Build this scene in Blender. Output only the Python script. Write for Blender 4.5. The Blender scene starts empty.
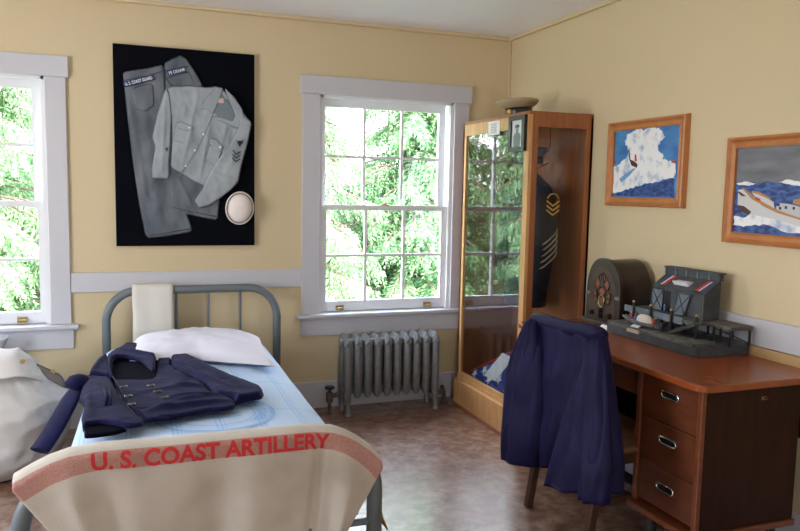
import bpy, bmesh, math, random
import numpy as np
from mathutils import Vector, Matrix, noise
from mathutils.geometry import delaunay_2d_cdt
S = bpy.context.scene
COL = S.collection
PI = math.pi
# ------------------------------------------------------------------ camera
D = 4.9; FPX = 731.36; YAW = .358; PIT = -.1012; ROLL = .0196
cy_, sy_ = math.cos(YAW), math.sin(YAW); cp_, sp_ = math.cos(PIT), math.sin(PIT)
cr_, sr_ = math.cos(ROLL), math.sin(ROLL)
CF = Vector((sy_*cp_, cy_*cp_, sp_)); r0 = Vector((cy_, -sy_, 0)); u0 = r0.cross(CF)
CR = cr_*r0 + sr_*u0; CU = -sr_*r0 + cr_*u0
CC = Vector((0, -D, .3114*D))
cam = bpy.data.cameras.new('camera'); cam.sensor_width = 36; cam.lens = FPX/800*36
cam.clip_start = .05; cam.clip_end = 200
co = bpy.data.objects.new('camera', cam); COL.objects.link(co)
m3 = Matrix((CR, CU, -CF)).transposed()
co.matrix_world = Matrix.Translation(CC) @ m3.to_4x4()
S.camera = co
def at(px, py, **k):
    """where the line of sight through a photo point meets a plane x=, y= or z="""
    d = CF + CR*((px-400)/FPX) + CU*((265.5-py)/FPX)
    (a, v), = k.items(); i = 'xyz'.index(a)
    return CC + d*((v-CC[i])/d[i])
# ------------------------------------------------------------------ world, sun, exposure
S.view_settings.view_transform = 'Standard'; S.view_settings.look = 'None'
S.view_settings.gamma = 1; S.view_settings.use_curve_mapping = False
S.view_settings.exposure = 2.8
W = bpy.data.worlds.new('sky'); S.world = W; W.use_nodes = True
nt = W.node_tree; nt.nodes.clear()
out = nt.nodes.new('ShaderNodeOutputWorld'); bg = nt.nodes.new('ShaderNodeBackground')
tc = nt.nodes.new('ShaderNodeTexCoord'); sx = nt.nodes.new('ShaderNodeSeparateXYZ'); rp = nt.nodes.new('ShaderNodeValToRGB')
nt.links.new(tc.outputs['Generated'], sx.inputs[0]); nt.links.new(sx.outputs['Z'], rp.inputs[0])
rp.color_ramp.elements[0].color = (.95, .97, 1, 1); rp.color_ramp.elements[1].color = (.62, .76, 1, 1)
nt.links.new(rp.outputs[0], bg.inputs[0]); bg.inputs[1].default_value = 2.6
nt.links.new(bg.outputs[0], out.inputs[0])
sun = bpy.data.lights.new('sun', 'SUN'); sun.energy = 3.2; sun.angle = R_ = .02; sun.color = (1, .96, .88)
so = bpy.data.objects.new('sun', sun); COL.objects.link(so)
so.rotation_euler = (math.radians(44), 0, math.radians(-28))     # from behind the house, onto the trees
S.cycles.max_bounces = 10; S.cycles.diffuse_bounces = 6; S.cycles.glossy_bounces = 4
S.cycles.transparent_max_bounces = 16; S.cycles.transmission_bounces = 6
S.cycles.caustics_reflective = False; S.cycles.caustics_refractive = False
S.cycles.sample_clamp_indirect = 6
def portal(name, loc, rot, sx_, sy2):
    l = bpy.data.lights.new(name, 'AREA'); l.shape = 'RECTANGLE'; l.size = sx_; l.size_y = sy2
    l.cycles.is_portal = True
    o = bpy.data.objects.new(name, l); COL.objects.link(o); o.location = loc; o.rotation_euler = rot
# ------------------------------------------------------------------ materials
MATS = {}
def mat(name, col, rough=.6, col2=None, scale=6, stretch=(1, 1, 1), bump=0, bscale=40, metal=0, spec=.5,
        lo=.35, hi=.65, sheen=0, detail=4, trans=0):
    if name in MATS: return MATS[name]
    m = bpy.data.materials.new(name); m.use_nodes = True; n = m.node_tree.nodes; L = m.node_tree.links
    b = n['Principled BSDF']; b.inputs['Base Color'].default_value = (*col, 1)
    b.inputs['Roughness'].default_value = rough; b.inputs['Metallic'].default_value = metal
    b.inputs['Specular IOR Level'].default_value = spec
    if sheen:
        b.inputs['Sheen Weight'].default_value = sheen; b.inputs['Sheen Roughness'].default_value = .4
    if col2 or bump:
        t = n.new('ShaderNodeTexCoord'); mp = n.new('ShaderNodeMapping'); mp.inputs['Scale'].default_value = stretch
        L.new(t.outputs['Object'], mp.inputs[0])
    if col2:
        nz = n.new('ShaderNodeTexNoise'); nz.inputs['Scale'].default_value = scale; nz.inputs['Detail'].default_value = detail
        L.new(mp.outputs[0], nz.inputs[0])
        r = n.new('ShaderNodeValToRGB'); r.color_ramp.elements[0].position = lo; r.color_ramp.elements[1].position = hi
        r.color_ramp.elements[0].color = (*col, 1); r.color_ramp.elements[1].color = (*col2, 1)
        L.new(nz.outputs[0], r.inputs[0]); L.new(r.outputs[0], b.inputs['Base Color'])
    if bump:
        nb = n.new('ShaderNodeTexNoise'); nb.inputs['Scale'].default_value = bscale; nb.inputs['Detail'].default_value = 3
        L.new(mp.outputs[0], nb.inputs[0]); bp = n.new('ShaderNodeBump'); bp.inputs['Strength'].default_value = bump
        bp.inputs['Distance'].default_value = .004
        L.new(nb.outputs[0], bp.inputs['Height']); L.new(bp.outputs[0], b.inputs['Normal'])
    MATS[name] = m; return m
def glass_mat(name, tint=(1, 1, 1), f0=.04):
    m = bpy.data.materials.new(name); m.use_nodes = True; n = m.node_tree.nodes; L = m.node_tree.links; n.clear()
    o = n.new('ShaderNodeOutputMaterial'); mx = n.new('ShaderNodeMixShader'); t = n.new('ShaderNodeBsdfTransparent')
    g = n.new('ShaderNodeBsdfGlossy'); g.inputs['Roughness'].default_value = 0; t.inputs[0].default_value = (*tint, 1)
    ge = n.new('ShaderNodeNewGeometry'); dp = n.new('ShaderNodeVectorMath'); dp.operation = 'DOT_PRODUCT'
    L.new(ge.outputs['Normal'], dp.inputs[0]); L.new(ge.outputs['Incoming'], dp.inputs[1])
    def mm(op, a, b_):
        k = n.new('ShaderNodeMath'); k.operation = op
        for i, q in enumerate((a, b_)):
            if isinstance(q, (int, float)): k.inputs[i].default_value = q
            else: L.new(q, k.inputs[i])
        return k.outputs[0]
    c = mm('ABSOLUTE', dp.outputs['Value'], 0); F = mm('ADD', mm('MULTIPLY', mm('POWER', mm('SUBTRACT', 1, c), 5), 1-f0), f0)
    L.new(F, mx.inputs[0]); L.new(t.outputs[0], mx.inputs[1]); L.new(g.outputs[0], mx.inputs[2])
    L.new(mx.outputs[0], o.inputs[0]); MATS[name] = m; return m
M_wall = mat('yellow_wall_paint', (.64, .525, .325), .55, bump=.15, bscale=60)
M_ceil = mat('ceiling_paint', (.88, .88, .90), .7)
M_trim = mat('trim_paint', (.56, .56, .60), .35, spec=.5)
M_sash = mat('white_sash_paint', (.78, .79, .82), .35)
M_black = mat('black_board', (.0035, .004, .007), .9, spec=.05)
M_glass = glass_mat('window_glass'); M_cabglass = glass_mat('cabinet_glass', (.90, .92, .92), .12); M_cabglass2 = glass_mat('cabinet_front_glass', (.97, .97, .97), .018)
M_oak = mat('honey_oak', (.50, .25, .095), .35, (.64, .36, .15), 5, (9, 9, .9), lo=.3, hi=.7, bump=.05)
M_oak_shaded = mat('oak_shaded', (.27, .085, .028), .4, (.35, .125, .043), 5, (9, 9, .9), lo=.3, hi=.7)  # same oak, darker red: shade of the cabinet front put into the colour
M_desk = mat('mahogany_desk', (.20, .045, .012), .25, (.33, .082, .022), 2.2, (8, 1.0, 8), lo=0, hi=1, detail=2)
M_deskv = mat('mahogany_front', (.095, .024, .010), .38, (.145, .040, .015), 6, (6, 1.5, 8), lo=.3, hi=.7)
M_desk_shaded = mat('mahogany_shaded', (.020, .007, .004), .5, (.034, .011, .006), 4, (7, 7, .8), lo=.3, hi=.7, spec=.15)  # same mahogany, near black: the desk side's shade is in the colour
M_darkwood = mat('dark_chair_wood', (.045, .02, .012), .4, (.07, .03, .016), 7, (6, 6, 1), lo=.3, hi=.7)
M_frame = mat('orange_wood_frame', (.42, .155, .045), .4, (.52, .21, .065), 8, (2, 2, 2), lo=.3, hi=.7)
M_grey = mat('grey_enamel', (.14, .165, .18), .38)
M_rad = mat('silver_radiator_paint', (.24, .25, .26), .36, (.19, .20, .20), 30, bump=.2, bscale=50)
M_rad.node_tree.nodes['Principled BSDF'].inputs['Metallic'].default_value = .35
M_rust = mat('dark_iron', (.05, .045, .04), .6, (.12, .09, .07), 30)
M_brass = mat('aged_brass', (.45, .33, .14), .35, metal=.8)
M_chrome = mat('chrome', (.75, .75, .73), .18, metal=1)
M_navy = mat('navy_wool', (.006, .006, .034), .85, (.009, .009, .047), 18, bump=.35, bscale=260, sheen=.03, spec=.12)
M_navyd = mat('navy_lining', (.003, .003, .008), .9, spec=.04)
M_navyj = mat('navy_cotton', (.006, .005, .028), .6, (.010, .008, .044), 10, bump=.12, bscale=200, spec=.12)
M_unif = mat('dark_uniform_wool', (.006, .007, .016), .85, sheen=.03)
M_pillow = mat('white_pillowcase', (.66, .65, .73), .8, bump=.1, bscale=120)
M_towel = mat('cream_towel', (.72, .69, .62), .9, bump=.5, bscale=220)
M_canvas = mat('duffel_canvas', (.50, .47, .43), .9, (.60, .57, .53), 5, bump=.3, bscale=300)
M_canvas_shade = mat('duffel_gap_shade', (.12, .11, .10), .9)  # canvas darkened to paint the shade under the flap
M_denim = mat('faded_denim', (.060, .076, .102), .9, (.19, .21, .235), 7, (1, 1, .55), bump=.3, bscale=300, lo=.3, hi=.7)
M_denimd = mat('denim_seam', (.06, .08, .11), .9)
M_shirt = mat('chambray', (.26, .30, .335), .85, (.37, .41, .44), 7, bump=.2, bscale=300, lo=.3, hi=.7)
M_shirtd = mat('chambray_inner', (.17, .21, .24), .85)
M_white = mat('white_cotton', (.80, .73, .69), .85)
M_paper = mat('white_paper', (.8, .8, .8), .7)
M_button = mat('dark_button', (.03, .03, .035), .2)
M_wbutton = mat('pearl_button', (.75, .75, .73), .3)
M_red = mat('red_paint', (.55, .03, .02), .5)
M_blue = mat('blue_paint', (.05, .12, .45), .5)
M_radio = mat('walnut_radio', (.018, .010, .007), .35, (.032, .017, .011), 6, (4, 4, 1), lo=.3, hi=.7)
M_blackp = mat('black_plastic', (.008, .008, .009), .3)
M_modelg = mat('model_grey_paint', (.040, .045, .052), .75, (.062, .068, .076), 20, bump=.3, bscale=90)
M_modelb = mat('model_blue_grey', (.10, .125, .15), .75, (.16, .19, .215), 25)
M_modelw = mat('model_weathered_wood', (.075, .072, .065), .85, (.15, .145, .13), 30)
M_khaki = mat('khaki_cap_cloth', (.42, .33, .20), .85)
M_gold = mat('gold_braid', (.75, .45, .08), .45)
M_silver = mat('tarnished_braid', (.42, .36, .28), .6)
M_tan = mat('tan_cloth', (.42, .27, .10), .8)
# ------------------------------------------------------------------ mesh helper
class MB:
    def __init__(s): s.v = []; s.f = []; s.uv = None
    def add(s, vs, fs):
        n = len(s.v); s.v += [Vector(p) for p in vs]; s.f += [tuple(i+n for i in f) for f in fs]; return s
    def box(s, x0, x1, y0, y1, z0, z1):
        return s.add([(x, y, z) for x in (x0, x1) for y in (y0, y1) for z in (z0, z1)],
                     [(0, 1, 3, 2), (4, 6, 7, 5), (0, 4, 5, 1), (2, 3, 7, 6), (0, 2, 6, 4), (1, 5, 7, 3)])
    def tube(s, pts, r, n=12, closed=False, flat=1, up=None):
        pts = [Vector(p) for p in pts]; m = len(pts); vs = []; fs = []
        rr = r if isinstance(r, (list, tuple)) else [r]*m
        prev = None
        for i, p in enumerate(pts):
            a = pts[(i-1) % m] if (closed or i > 0) else p; b = pts[(i+1) % m] if (closed or i < m-1) else p
            t = (b-a).normalized()
            if prev is None:
                u = Vector(up) if up else (Vector((0, 0, 1)) if abs(t.z) < .9 else Vector((0, 1, 0)))
            else: u = prev
            u = (u - t*u.dot(t)).normalized(); w = t.cross(u); prev = u
            for k in range(n):
                q = 2*PI*k/n; vs.append(p + (u*math.cos(q)*flat + w*math.sin(q))*rr[i])
        for i in range(m if closed else m-1):
            for k in range(n):
                j = (i+1) % m
                fs.append((i*n+k, i*n+(k+1) % n, j*n+(k+1) % n, j*n+k))
        if not closed: fs += [tuple(range(n))[::-1], tuple((m-1)*n+k for k in range(n))]
        return s.add(vs, fs)
    def cyl(s, a, b, r, n=16, r2=None): return s.tube([a, b], [r, r2 if r2 is not None else r], n)
    def lathe(s, prof, c, axis='z', n=24):
        vs = []; fs = []; m = len(prof); c = Vector(c)
        for (r, h) in prof:
            for k in range(n):
                q = 2*PI*k/n; a, b = r*math.cos(q), r*math.sin(q)
                vs.append(c + Vector({'z': (a, b, h), 'y': (a, h, b), 'x': (h, a, b)}[axis]))
        for i in range(m-1):
            for k in range(n): fs.append((i*n+k, i*n+(k+1) % n, (i+1)*n+(k+1) % n, (i+1)*n+k))
        fs += [tuple(range(n))[::-1], tuple((m-1)*n+k for k in range(n))]
        return s.add(vs, fs)
    def prism(s, poly, lo, hi, axis='y'):
        """poly in the two other axes, in order"""
        n = len(poly)
        def P(p, h):
            return {'y': (p[0], h, p[1]), 'x': (h, p[0], p[1]), 'z': (p[0], p[1], h)}[axis]
        return s.add([P(p, lo) for p in poly] + [P(p, hi) for p in poly],
                     [tuple(range(n)), tuple(range(n, 2*n))[::-1]] + [(i, (i+1) % n, n+(i+1) % n, n+i) for i in range(n)])
    def grid(s, rows, wrap=False, cap=False):
        m = len(rows); n = len(rows[0]); fs = []
        for i in range(m-1):
            for k in range(n if wrap else n-1): fs.append((i*n+k, i*n+(k+1) % n, (i+1)*n+(k+1) % n, (i+1)*n+k))
        if cap: fs += [tuple(range(n))[::-1], tuple((m-1)*n+k for k in range(n))]
        return s.add([p for r in rows for p in r], fs)
    def xf(s, M): s.v = [M @ p for p in s.v]; return s
    def build(s, name, m, parent=None, smooth=False, bevel=0, sub=0, solid=0, recalc=True):
        me = bpy.data.meshes.new(name); o = bpy.data.objects.new(name, me); COL.objects.link(o)
        org = Vector((0, 0, 0))
        if parent: p = parent; org = base(parent)
        else:
            vs = s.v; org = Vector((sum(v.x for v in vs)/len(vs), sum(v.y for v in vs)/len(vs), min(v.z for v in vs)))
        me.from_pydata([v-org for v in s.v], [], s.f)
        if recalc:
            bm = bmesh.new(); bm.from_mesh(me); bmesh.ops.recalc_face_normals(bm, faces=bm.faces); bm.to_mesh(me); bm.free()
        if smooth:
            for p in me.polygons: p.use_smooth = True
            if smooth == 'auto':
                me.set_sharp_from_angle(angle=math.radians(40))
        me.materials.append(m)
        if parent: o.parent = parent
        else: o.location = org
        if bevel:
            b = o.modifiers.new('bevel', 'BEVEL'); b.width = bevel; b.segments = 2; b.limit_method = 'ANGLE'
        if solid:
            b = o.modifiers.new('solid', 'SOLIDIFY'); b.thickness = solid; b.offset = 0
        if sub:
            b = o.modifiers.new('sub', 'SUBSURF'); b.levels = sub; b.render_levels = sub
        return o
def base(o):
    v = Vector(o.location)
    while o.parent: o = o.parent; v += Vector(o.location)
    return v
def thing(name, label, cat, loc, group=None):
    o = bpy.data.objects.new(name, None); COL.objects.link(o); o.location = loc; o.empty_display_size = .1
    o['label'] = label; o['category'] = cat
    if group: o['group'] = group
    return o
def tag(o, label, cat, group=None):
    o['label'] = label; o['category'] = cat
    if group: o['group'] = group
    return o
def struct(o): o['kind'] = 'structure'; return o
def sbox(name, m, *b, bevel=0):
    return struct(MB().box(*b).build(name, m, bevel=bevel))
def bx(name, m, parent, *b, bevel=.003): return MB().box(*b).build(name, m, parent, bevel=bevel)
def fnoise(x, y, z=0): return noise.noise(Vector((x, y, z)))
def inside(p, poly):
    c = False; n = len(poly); x, y = p
    for i in range(n):
        x1, y1 = poly[i]; x2, y2 = poly[(i+1) % n]
        if (y1 > y) != (y2 > y) and x < (x2-x1)*(y-y1)/(y2-y1)+x1: c = not c
    return c
def segdist(P, a, b):
    ax, ay = a; bx_, by = b; dx, dy = bx_-ax, by-ay; L = dx*dx+dy*dy+1e-12
    t = np.clip(((P[:, 0]-ax)*dx+(P[:, 1]-ay)*dy)/L, 0, 1)
    return np.hypot(P[:, 0]-ax-t*dx, P[:, 1]-ay-t*dy), t
def smoothpoly(poly, it=1):
    for _ in range(it):
        q = []
        n = len(poly)
        for i in range(n):
            a = poly[i]; b = poly[(i+1) % n]
            q += [(a[0]*.88+b[0]*.12, a[1]*.88+b[1]*.12), (a[0]*.12+b[0]*.88, a[1]*.12+b[1]*.88)]
        poly = q
    return poly
def panel(poly, fmap, thick=.012, res=.01, edge=.02, folds=(), amp=.002, nsc=(20, 20), seed=0, base_h=0, smooth=1, closed=True):
    """cloth piece: outline in a plane, puffed up with folds and closed below. fmap(u, v, h) -> point"""
    poly = smoothpoly(poly, smooth)
    bd = []
    n = len(poly)
    for i in range(n):
        a, b = poly[i], poly[(i+1) % n]; L = math.dist(a, b); k = max(1, round(L/res))
        bd += [(a[0]+(b[0]-a[0])*j/k, a[1]+(b[1]-a[1])*j/k) for j in range(k)]
    xs = [p[0] for p in bd]; ys = [p[1] for p in bd]
    ip = []
    y = min(ys)+res/2; row = 0
    while y < max(ys):
        x = min(xs)+(res/2 if row % 2 else 0)
        while x < max(xs): ip.append((x, y)); x += res
        y += res*.87; row += 1
    A = np.array(ip); dmin = np.full(len(A), 9.)
    for i in range(n):
        d, _ = segdist(A, poly[i], poly[(i+1) % n]); dmin = np.minimum(dmin, d)
    ip = [p for p, d in zip(ip, dmin) if d > res*.45 and inside(p, poly)]
    allp = [Vector(p) for p in bd+ip]; nb = len(bd)
    v2, _, f2, *_ = delaunay_2d_cdt(allp, [(i, (i+1) % nb) for i in range(nb)], [], 1, 1e-6)
    P = np.array([(v[0], v[1]) for v in v2]); d = np.full(len(P), 9.)
    for i in range(n):
        dd, _ = segdist(P, poly[i], poly[(i+1) % n]); d = np.minimum(d, dd)
    e = np.clip(d/edge, 0, 1); h = thick*np.sqrt(1-(1-e)**2)
    for (a, b, w, am) in folds:
        dd, t = segdist(P, a, b); h = h+am*np.exp(-(dd/w)**2)*np.sin(np.clip(t*.9+.05, 0, 1)*PI)**.5*e
    if amp:
        h = h + np.array([amp*(fnoise(p[0]*nsc[0], p[1]*nsc[1], seed)+.5*fnoise(p[0]*nsc[0]*2.3, p[1]*nsc[1]*2.3, seed+5)) for p in P])*e
    h = np.maximum(h, 0)
    mb = MB(); N = len(P); isb = d < 1e-5
    top = [fmap(P[i][0], P[i][1], base_h+h[i]) for i in range(N)]
    vs = list(top); fs = [tuple(f) for f in f2]
    if closed:
        idx = list(range(N))
        for i in range(N):
            if not isb[i]: idx[i] = len(vs); vs.append(fmap(P[i][0], P[i][1], base_h-.0005))
        fs += [tuple(idx[i] for i in reversed(f)) for f in f2]
    mb.add(vs, fs); return mb
def text_mb(body, fmap, size=1, bold=0, cuts=0, align='CENTER', spacing=1):
    cu = bpy.data.curves.new('t', 'FONT'); cu.body = body; cu.size = size; cu.offset = bold; cu.align_x = align
    cu.space_character = spacing; cu.resolution_u = 3
    o = bpy.data.objects.new('t', cu); COL.objects.link(o); dg = bpy.context.evaluated_depsgraph_get()
    me = bpy.data.meshes.new_from_object(o.evaluated_get(dg)); bpy.data.objects.remove(o); bpy.data.curves.remove(cu)
    if cuts:
        bm = bmesh.new(); bm.from_mesh(me); bmesh.ops.triangulate(bm, faces=bm.faces)
        bmesh.ops.subdivide_edges(bm, edges=bm.edges, cuts=cuts, use_grid_fill=True); bm.to_mesh(me); bm.free()
    mb = MB(); mb.add([fmap(v.co.x, v.co.y) for v in me.vertices], [tuple(p.vertices) for p in me.polygons])
    bpy.data.meshes.remove(me); return mb
# ------------------------------------------------------------------ the room
XR = 2.67; XL = -2.3; YF = -6.6; H = 2.66
WX0, WX1, WZ0, WZ1 = 1.238, 2.219, .672, 2.164          # main window opening
LX0, LX1 = -1.433, -.452                               # left window opening
SBX0, SBX1, SBZ0, SBZ1 = -3.1, -1.7, .672, 2.164         # unseen left wall window, added for fill light (y range)
FX0, FX1 = -.4, .4  # unseen front wall window, added for fill light
sbox('floor', mat('mottled_linoleum', (.13, .055, .035), .34), XL-.15, XR+.15, YF-.15, .15, -.1, 0)
fl = MATS['mottled_linoleum'].node_tree; n = fl.nodes; L = fl.links; b = n['Principled BSDF']
t = n.new('ShaderNodeTexCoord'); n1 = n.new('ShaderNodeTexNoise'); n1.inputs['Scale'].default_value = 11; n1.inputs['Detail'].default_value = 10
n1.inputs['Roughness'].default_value = .72; n1.inputs['Distortion'].default_value = .1
L.new(t.outputs['Object'], n1.inputs[0]); r = n.new('ShaderNodeValToRGB'); cr = r.color_ramp
cr.elements[0].position = .34; cr.elements[0].color = (.075, .026, .016, 1); cr.elements[1].position = .68; cr.elements[1].color = (.46, .28, .185, 1)
e = cr.elements.new(.48); e.color = (.23, .105, .06, 1); e = cr.elements.new(.56); e.color = (.30, .195, .15, 1)
L.new(n1.outputs[0], r.inputs[0]); L.new(r.outputs[0], b.inputs['Base Color']); b.inputs['Roughness'].default_value = .30; b.inputs['IOR'].default_value = 1.6; b.inputs['Coat Weight'].default_value = .7; b.inputs['Coat Roughness'].default_value = .18
sbox('ceiling', M_ceil, XL-.15, XR+.15, YF-.15, .15, H, H+.1)
def wall_with_holes(name, axis, p0, p1, a0, a1, holes):
    mb = MB()
    def add(u0, u1, z0, z1):
        if axis == 'y': mb.box(u0, u1, p0, p1, z0, z1)
        else: mb.box(p0, p1, u0, u1, z0, z1)
    u = a0
    for (h0, h1, z0, z1) in holes:
        add(u, h0, 0, H); add(h0, h1, 0, z0); add(h0, h1, z1, H); u = h1
    add(u, a1, 0, H)
    return struct(mb.build(name, M_wall))
wall_with_holes('wall_back', 'y', 0, .15, XL, XR, [(LX0-.02, LX1+.02, WZ0-.02, WZ1+.02), (WX0-.02, WX1+.02, WZ0-.02, WZ1+.02)])
sbox('wall_right', M_wall, XR, XR+.15, YF, .15, 0, H)
wall_with_holes('wall_left', 'x', XL-.15, XL, YF, 0, [(SBX0, SBX1, SBZ0, SBZ1)])
wall_with_holes('wall_front', 'y', YF-.15, YF, XL, XR, [(FX0, FX1, SBZ0, SBZ1)])
# trims
sbox('baseboard_back', M_trim, XL, XR, -.02, 0, 0, .19, bevel=.006)
CYF = -1.12
sbox('baseboard_right', M_trim, XR-.02, XR, YF, CYF, 0, .19, bevel=.006)
def trim(i, *b, m=None): sbox('trim_%d' % i, m or M_trim, *b, bevel=.004)
trim(1, -.329, 1.111, -.02, 0, .864, .987)
trim(2, 2.333, XR-.02, -.02, 0, .864, .987)
trim(3, XR-.022, XR, YF, CYF, .864, .987)
trim(4, XL, XR-.025, -.025, 0, H-.025, H, m=M_wall)
trim(5, XR-.025, XR, YF, 0, H-.025, H, m=M_wall)
trim(6, XR-.018, XR, -.018, 0, .99, H-.025, m=M_wall)
trim(7, XR-.03, XR, YF, -1.4, .80, .862, m=mat('pine_strip', (.50, .33, .15), .5))
# windows
def window(i, x0, x1):
    xc = (x0+x1)/2; r = bpy.data.objects.new('window_%d' % i, None); COL.objects.link(r); r.location = (xc, 0, WZ0); struct(r)
    cw = .12
    for (a, b) in ((x0-cw-.006, x0-.006), (x1+.006, x1+cw)): bx('side_casing', M_trim, r, a, b, -.022, 0, WZ0, WZ1)
    bx('head_casing', M_trim, r, x0-cw-.022, x1+cw+.018, -.03, 0, WZ1, WZ1+.122)
    bx('window_stool', M_trim, r, x0-cw-.045, x1+cw+.045, -.065, .05, WZ0-.028, WZ0, bevel=.008)
    bx('window_apron', M_trim, r, x0-cw-.01, x1+cw+.01, -.02, 0, WZ0-.155, WZ0-.029)
    j = MB(); j.box(x0-.02, x0, 0, .14, WZ0, WZ1); j.box(x1, x1+.02, 0, .14, WZ0, WZ1); j.box(x0-.02, x1+.02, 0, .14, WZ1, WZ1+.02)
    j.box(x0-.02, x1+.02, .051, .16, WZ0-.02, WZ0+.004)
    j.build('jamb', M_sash, r)
    mid = 1.405
    # stops
    st = MB(); st.box(x0, x0+.018, .0, .03, WZ0, WZ1); st.box(x1-.018, x1, .0, .03, WZ0, WZ1); st.box(x0, x1, 0, .03, WZ1-.018, WZ1)
    st.build('stop_bead', M_sash, r)
    def sash(z0, z1, y0, bot, top, dz=0):
        s = MB(); st_ = .052; xa, xb = x0+.004, x1-.004-(.02 if y0 > .05 else 0)
        s.box(xa, xa+st_, y0, y0+.035, z0, z1); s.box(xb-st_, xb, y0, y0+.035, z0, z1)
        s.box(xa+st_, xb-st_, y0, y0+.035, z0, z0+bot); s.box(xa+st_, xb-st_, y0, y0+.035, z1-top, z1)
        o = s.build('sash', M_sash, r)
        gx0, gx1, gz0, gz1 = xa+st_, xb-st_, z0+bot, z1-top
        mu = MB()
        for k in (1, 2):
            x = gx0+(gx1-gx0)*k/3; mu.box(x-.009, x+.009, y0+.004, y0+.031, gz0, gz1)
        z = (gz0+gz1)/2; mu.box(gx0, gx1, y0+.005, y0+.030, z-.009, z+.009)
        mu.build('muntins', M_sash, o)
        MB().box(gx0-.003, gx1+.003, y0+.016, y0+.019, gz0-.003, gz1+.003).build('pane', M_glass, o)
        return o
    sash(WZ0+.006, mid+.018, .032, .07, .035)
    sash(mid-.018, WZ1-.008, .072, .035, .06)
    # sash lock and lifts
    lk = MB(); lk.box(xc-.03, xc+.03, .034, .068, mid+.019, mid+.025); lk.cyl((xc, .05, mid+.025), (xc, .05, mid+.038), .012, 10)
    lk.box(xc-.005, xc+.035, .035, .047, mid+.03, mid+.038); lk.build('sash_lock', M_brass, r)
    for fx in (.16, .84):
        x = x0+(x1-x0)*fx; lf = MB(); lf.box(x-.028, x+.028, .024, .032, WZ0+.012, WZ0+.045); lf.tube([(x-.022, .012, WZ0+.02), (x-.02, .006, WZ0+.028), (x+.02, .006, WZ0+.028), (x+.022, .012, WZ0+.02)], .006, 8)
        lf.box(x-.025, x+.025, .010, .026, WZ0+.012, WZ0+.018)
        lf.build('sash_lift', M_brass, r)
    portal('window_daylight', (xc, .17, (WZ0+WZ1)/2), (math.radians(-90), 0, 0), x1-x0, WZ1-WZ0)
window(1, LX0, LX1); window(2, WX0, WX1)
def fill_window(i, along, p, a0, a1):
    r = bpy.data.objects.new('window_%d' % i, None); COL.objects.link(r); struct(r)
    c = (a0+a1)/2; r.location = (p, c, SBZ0) if along == 'y' else (c, p, SBZ0)
    def B(mb, u0, u1, d0, d1, z0, z1): return mb.box(p+d0, p+d1, u0, u1, z0, z1) if along == 'y' else mb.box(u0, u1, p+d0, p+d1, z0, z1)
    s = MB(); B(s, a0, a0+.06, -.09, -.05, SBZ0, SBZ1); B(s, a1-.06, a1, -.09, -.05, SBZ0, SBZ1); B(s, a0, a1, -.09, -.05, SBZ0, SBZ0+.07)
    B(s, a0, a1, -.09, -.05, SBZ1-.06, SBZ1); B(s, a0, a1, -.09, -.05, 1.39, 1.43); B(s, c-.03, c+.03, -.09, -.05, SBZ0, SBZ1)
    s.build('sash', M_sash, r)
    k = MB()
    for (u0, u1, z0, z1) in ((a0-.12, a0, SBZ0, SBZ1), (a1, a1+.12, SBZ0, SBZ1), (a0-.14, a1+.14, SBZ1, SBZ1+.12), (a0-.14, a1+.14, SBZ0-.15, SBZ0)): B(k, u0, u1, 0, .022, z0, z1)
    k.build('casing', M_trim, r)
fill_window(3, 'y', XL, SBX0, SBX1); fill_window(4, 'x', YF, FX0, FX1)  # both out of view, added to let fill light into the room
portal('side_fill_portal', (XL-.16, (SBX0+SBX1)/2, 1.42), (0, math.radians(-90), 0), 1.5, 1.4)
portal('front_fill_portal', (0, YF-.16, 1.42), (math.radians(90), 0, 0), .8, 1.5)
# ------------------------------------------------------------------ outside: ground and cedars
struct(MB().box(-30, 35, .2, 40, -3.3, -3.2).build('ground', mat('lawn', (.06, .12, .03), .9, (.12, .18, .05), 3)))
def leafmat(name, c1, c2, c3):
    m = bpy.data.materials.new(name); m.use_nodes = True; n = m.node_tree.nodes; L = m.node_tree.links; n.clear()
    o = n.new('ShaderNodeOutputMaterial'); d = n.new('ShaderNodeBsdfDiffuse'); tr = n.new('ShaderNodeBsdfTranslucent'); mx = n.new('ShaderNodeMixShader')
    mx.inputs[0].default_value = .35; g = n.new('ShaderNodeNewGeometry'); r = n.new('ShaderNodeValToRGB')
    r.color_ramp.elements[0].color = (*c1, 1); r.color_ramp.elements[1].color = (*c3, 1); e = r.color_ramp.elements.new(.55); e.color = (*c2, 1)
    L.new(g.outputs['Random Per Island'], r.inputs[0])
    for s in (d, tr): L.new(r.outputs[0], s.inputs[0])
    L.new(d.outputs[0], mx.inputs[1]); L.new(tr.outputs[0], mx.inputs[2]); L.new(mx.outputs[0], o.inputs[0])
    return m
M_leaf = leafmat('cedar_leaf', (.10, .22, .09), (.26, .42, .22), (.52, .62, .40))
M_leaf2 = leafmat('dark_cedar_leaf', (.06, .16, .08), (.16, .30, .15), (.34, .46, .24))
M_bark = mat('cedar_bark', (.09, .06, .045), .9, (.15, .1, .08), 6, (4, 4, .5))
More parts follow.
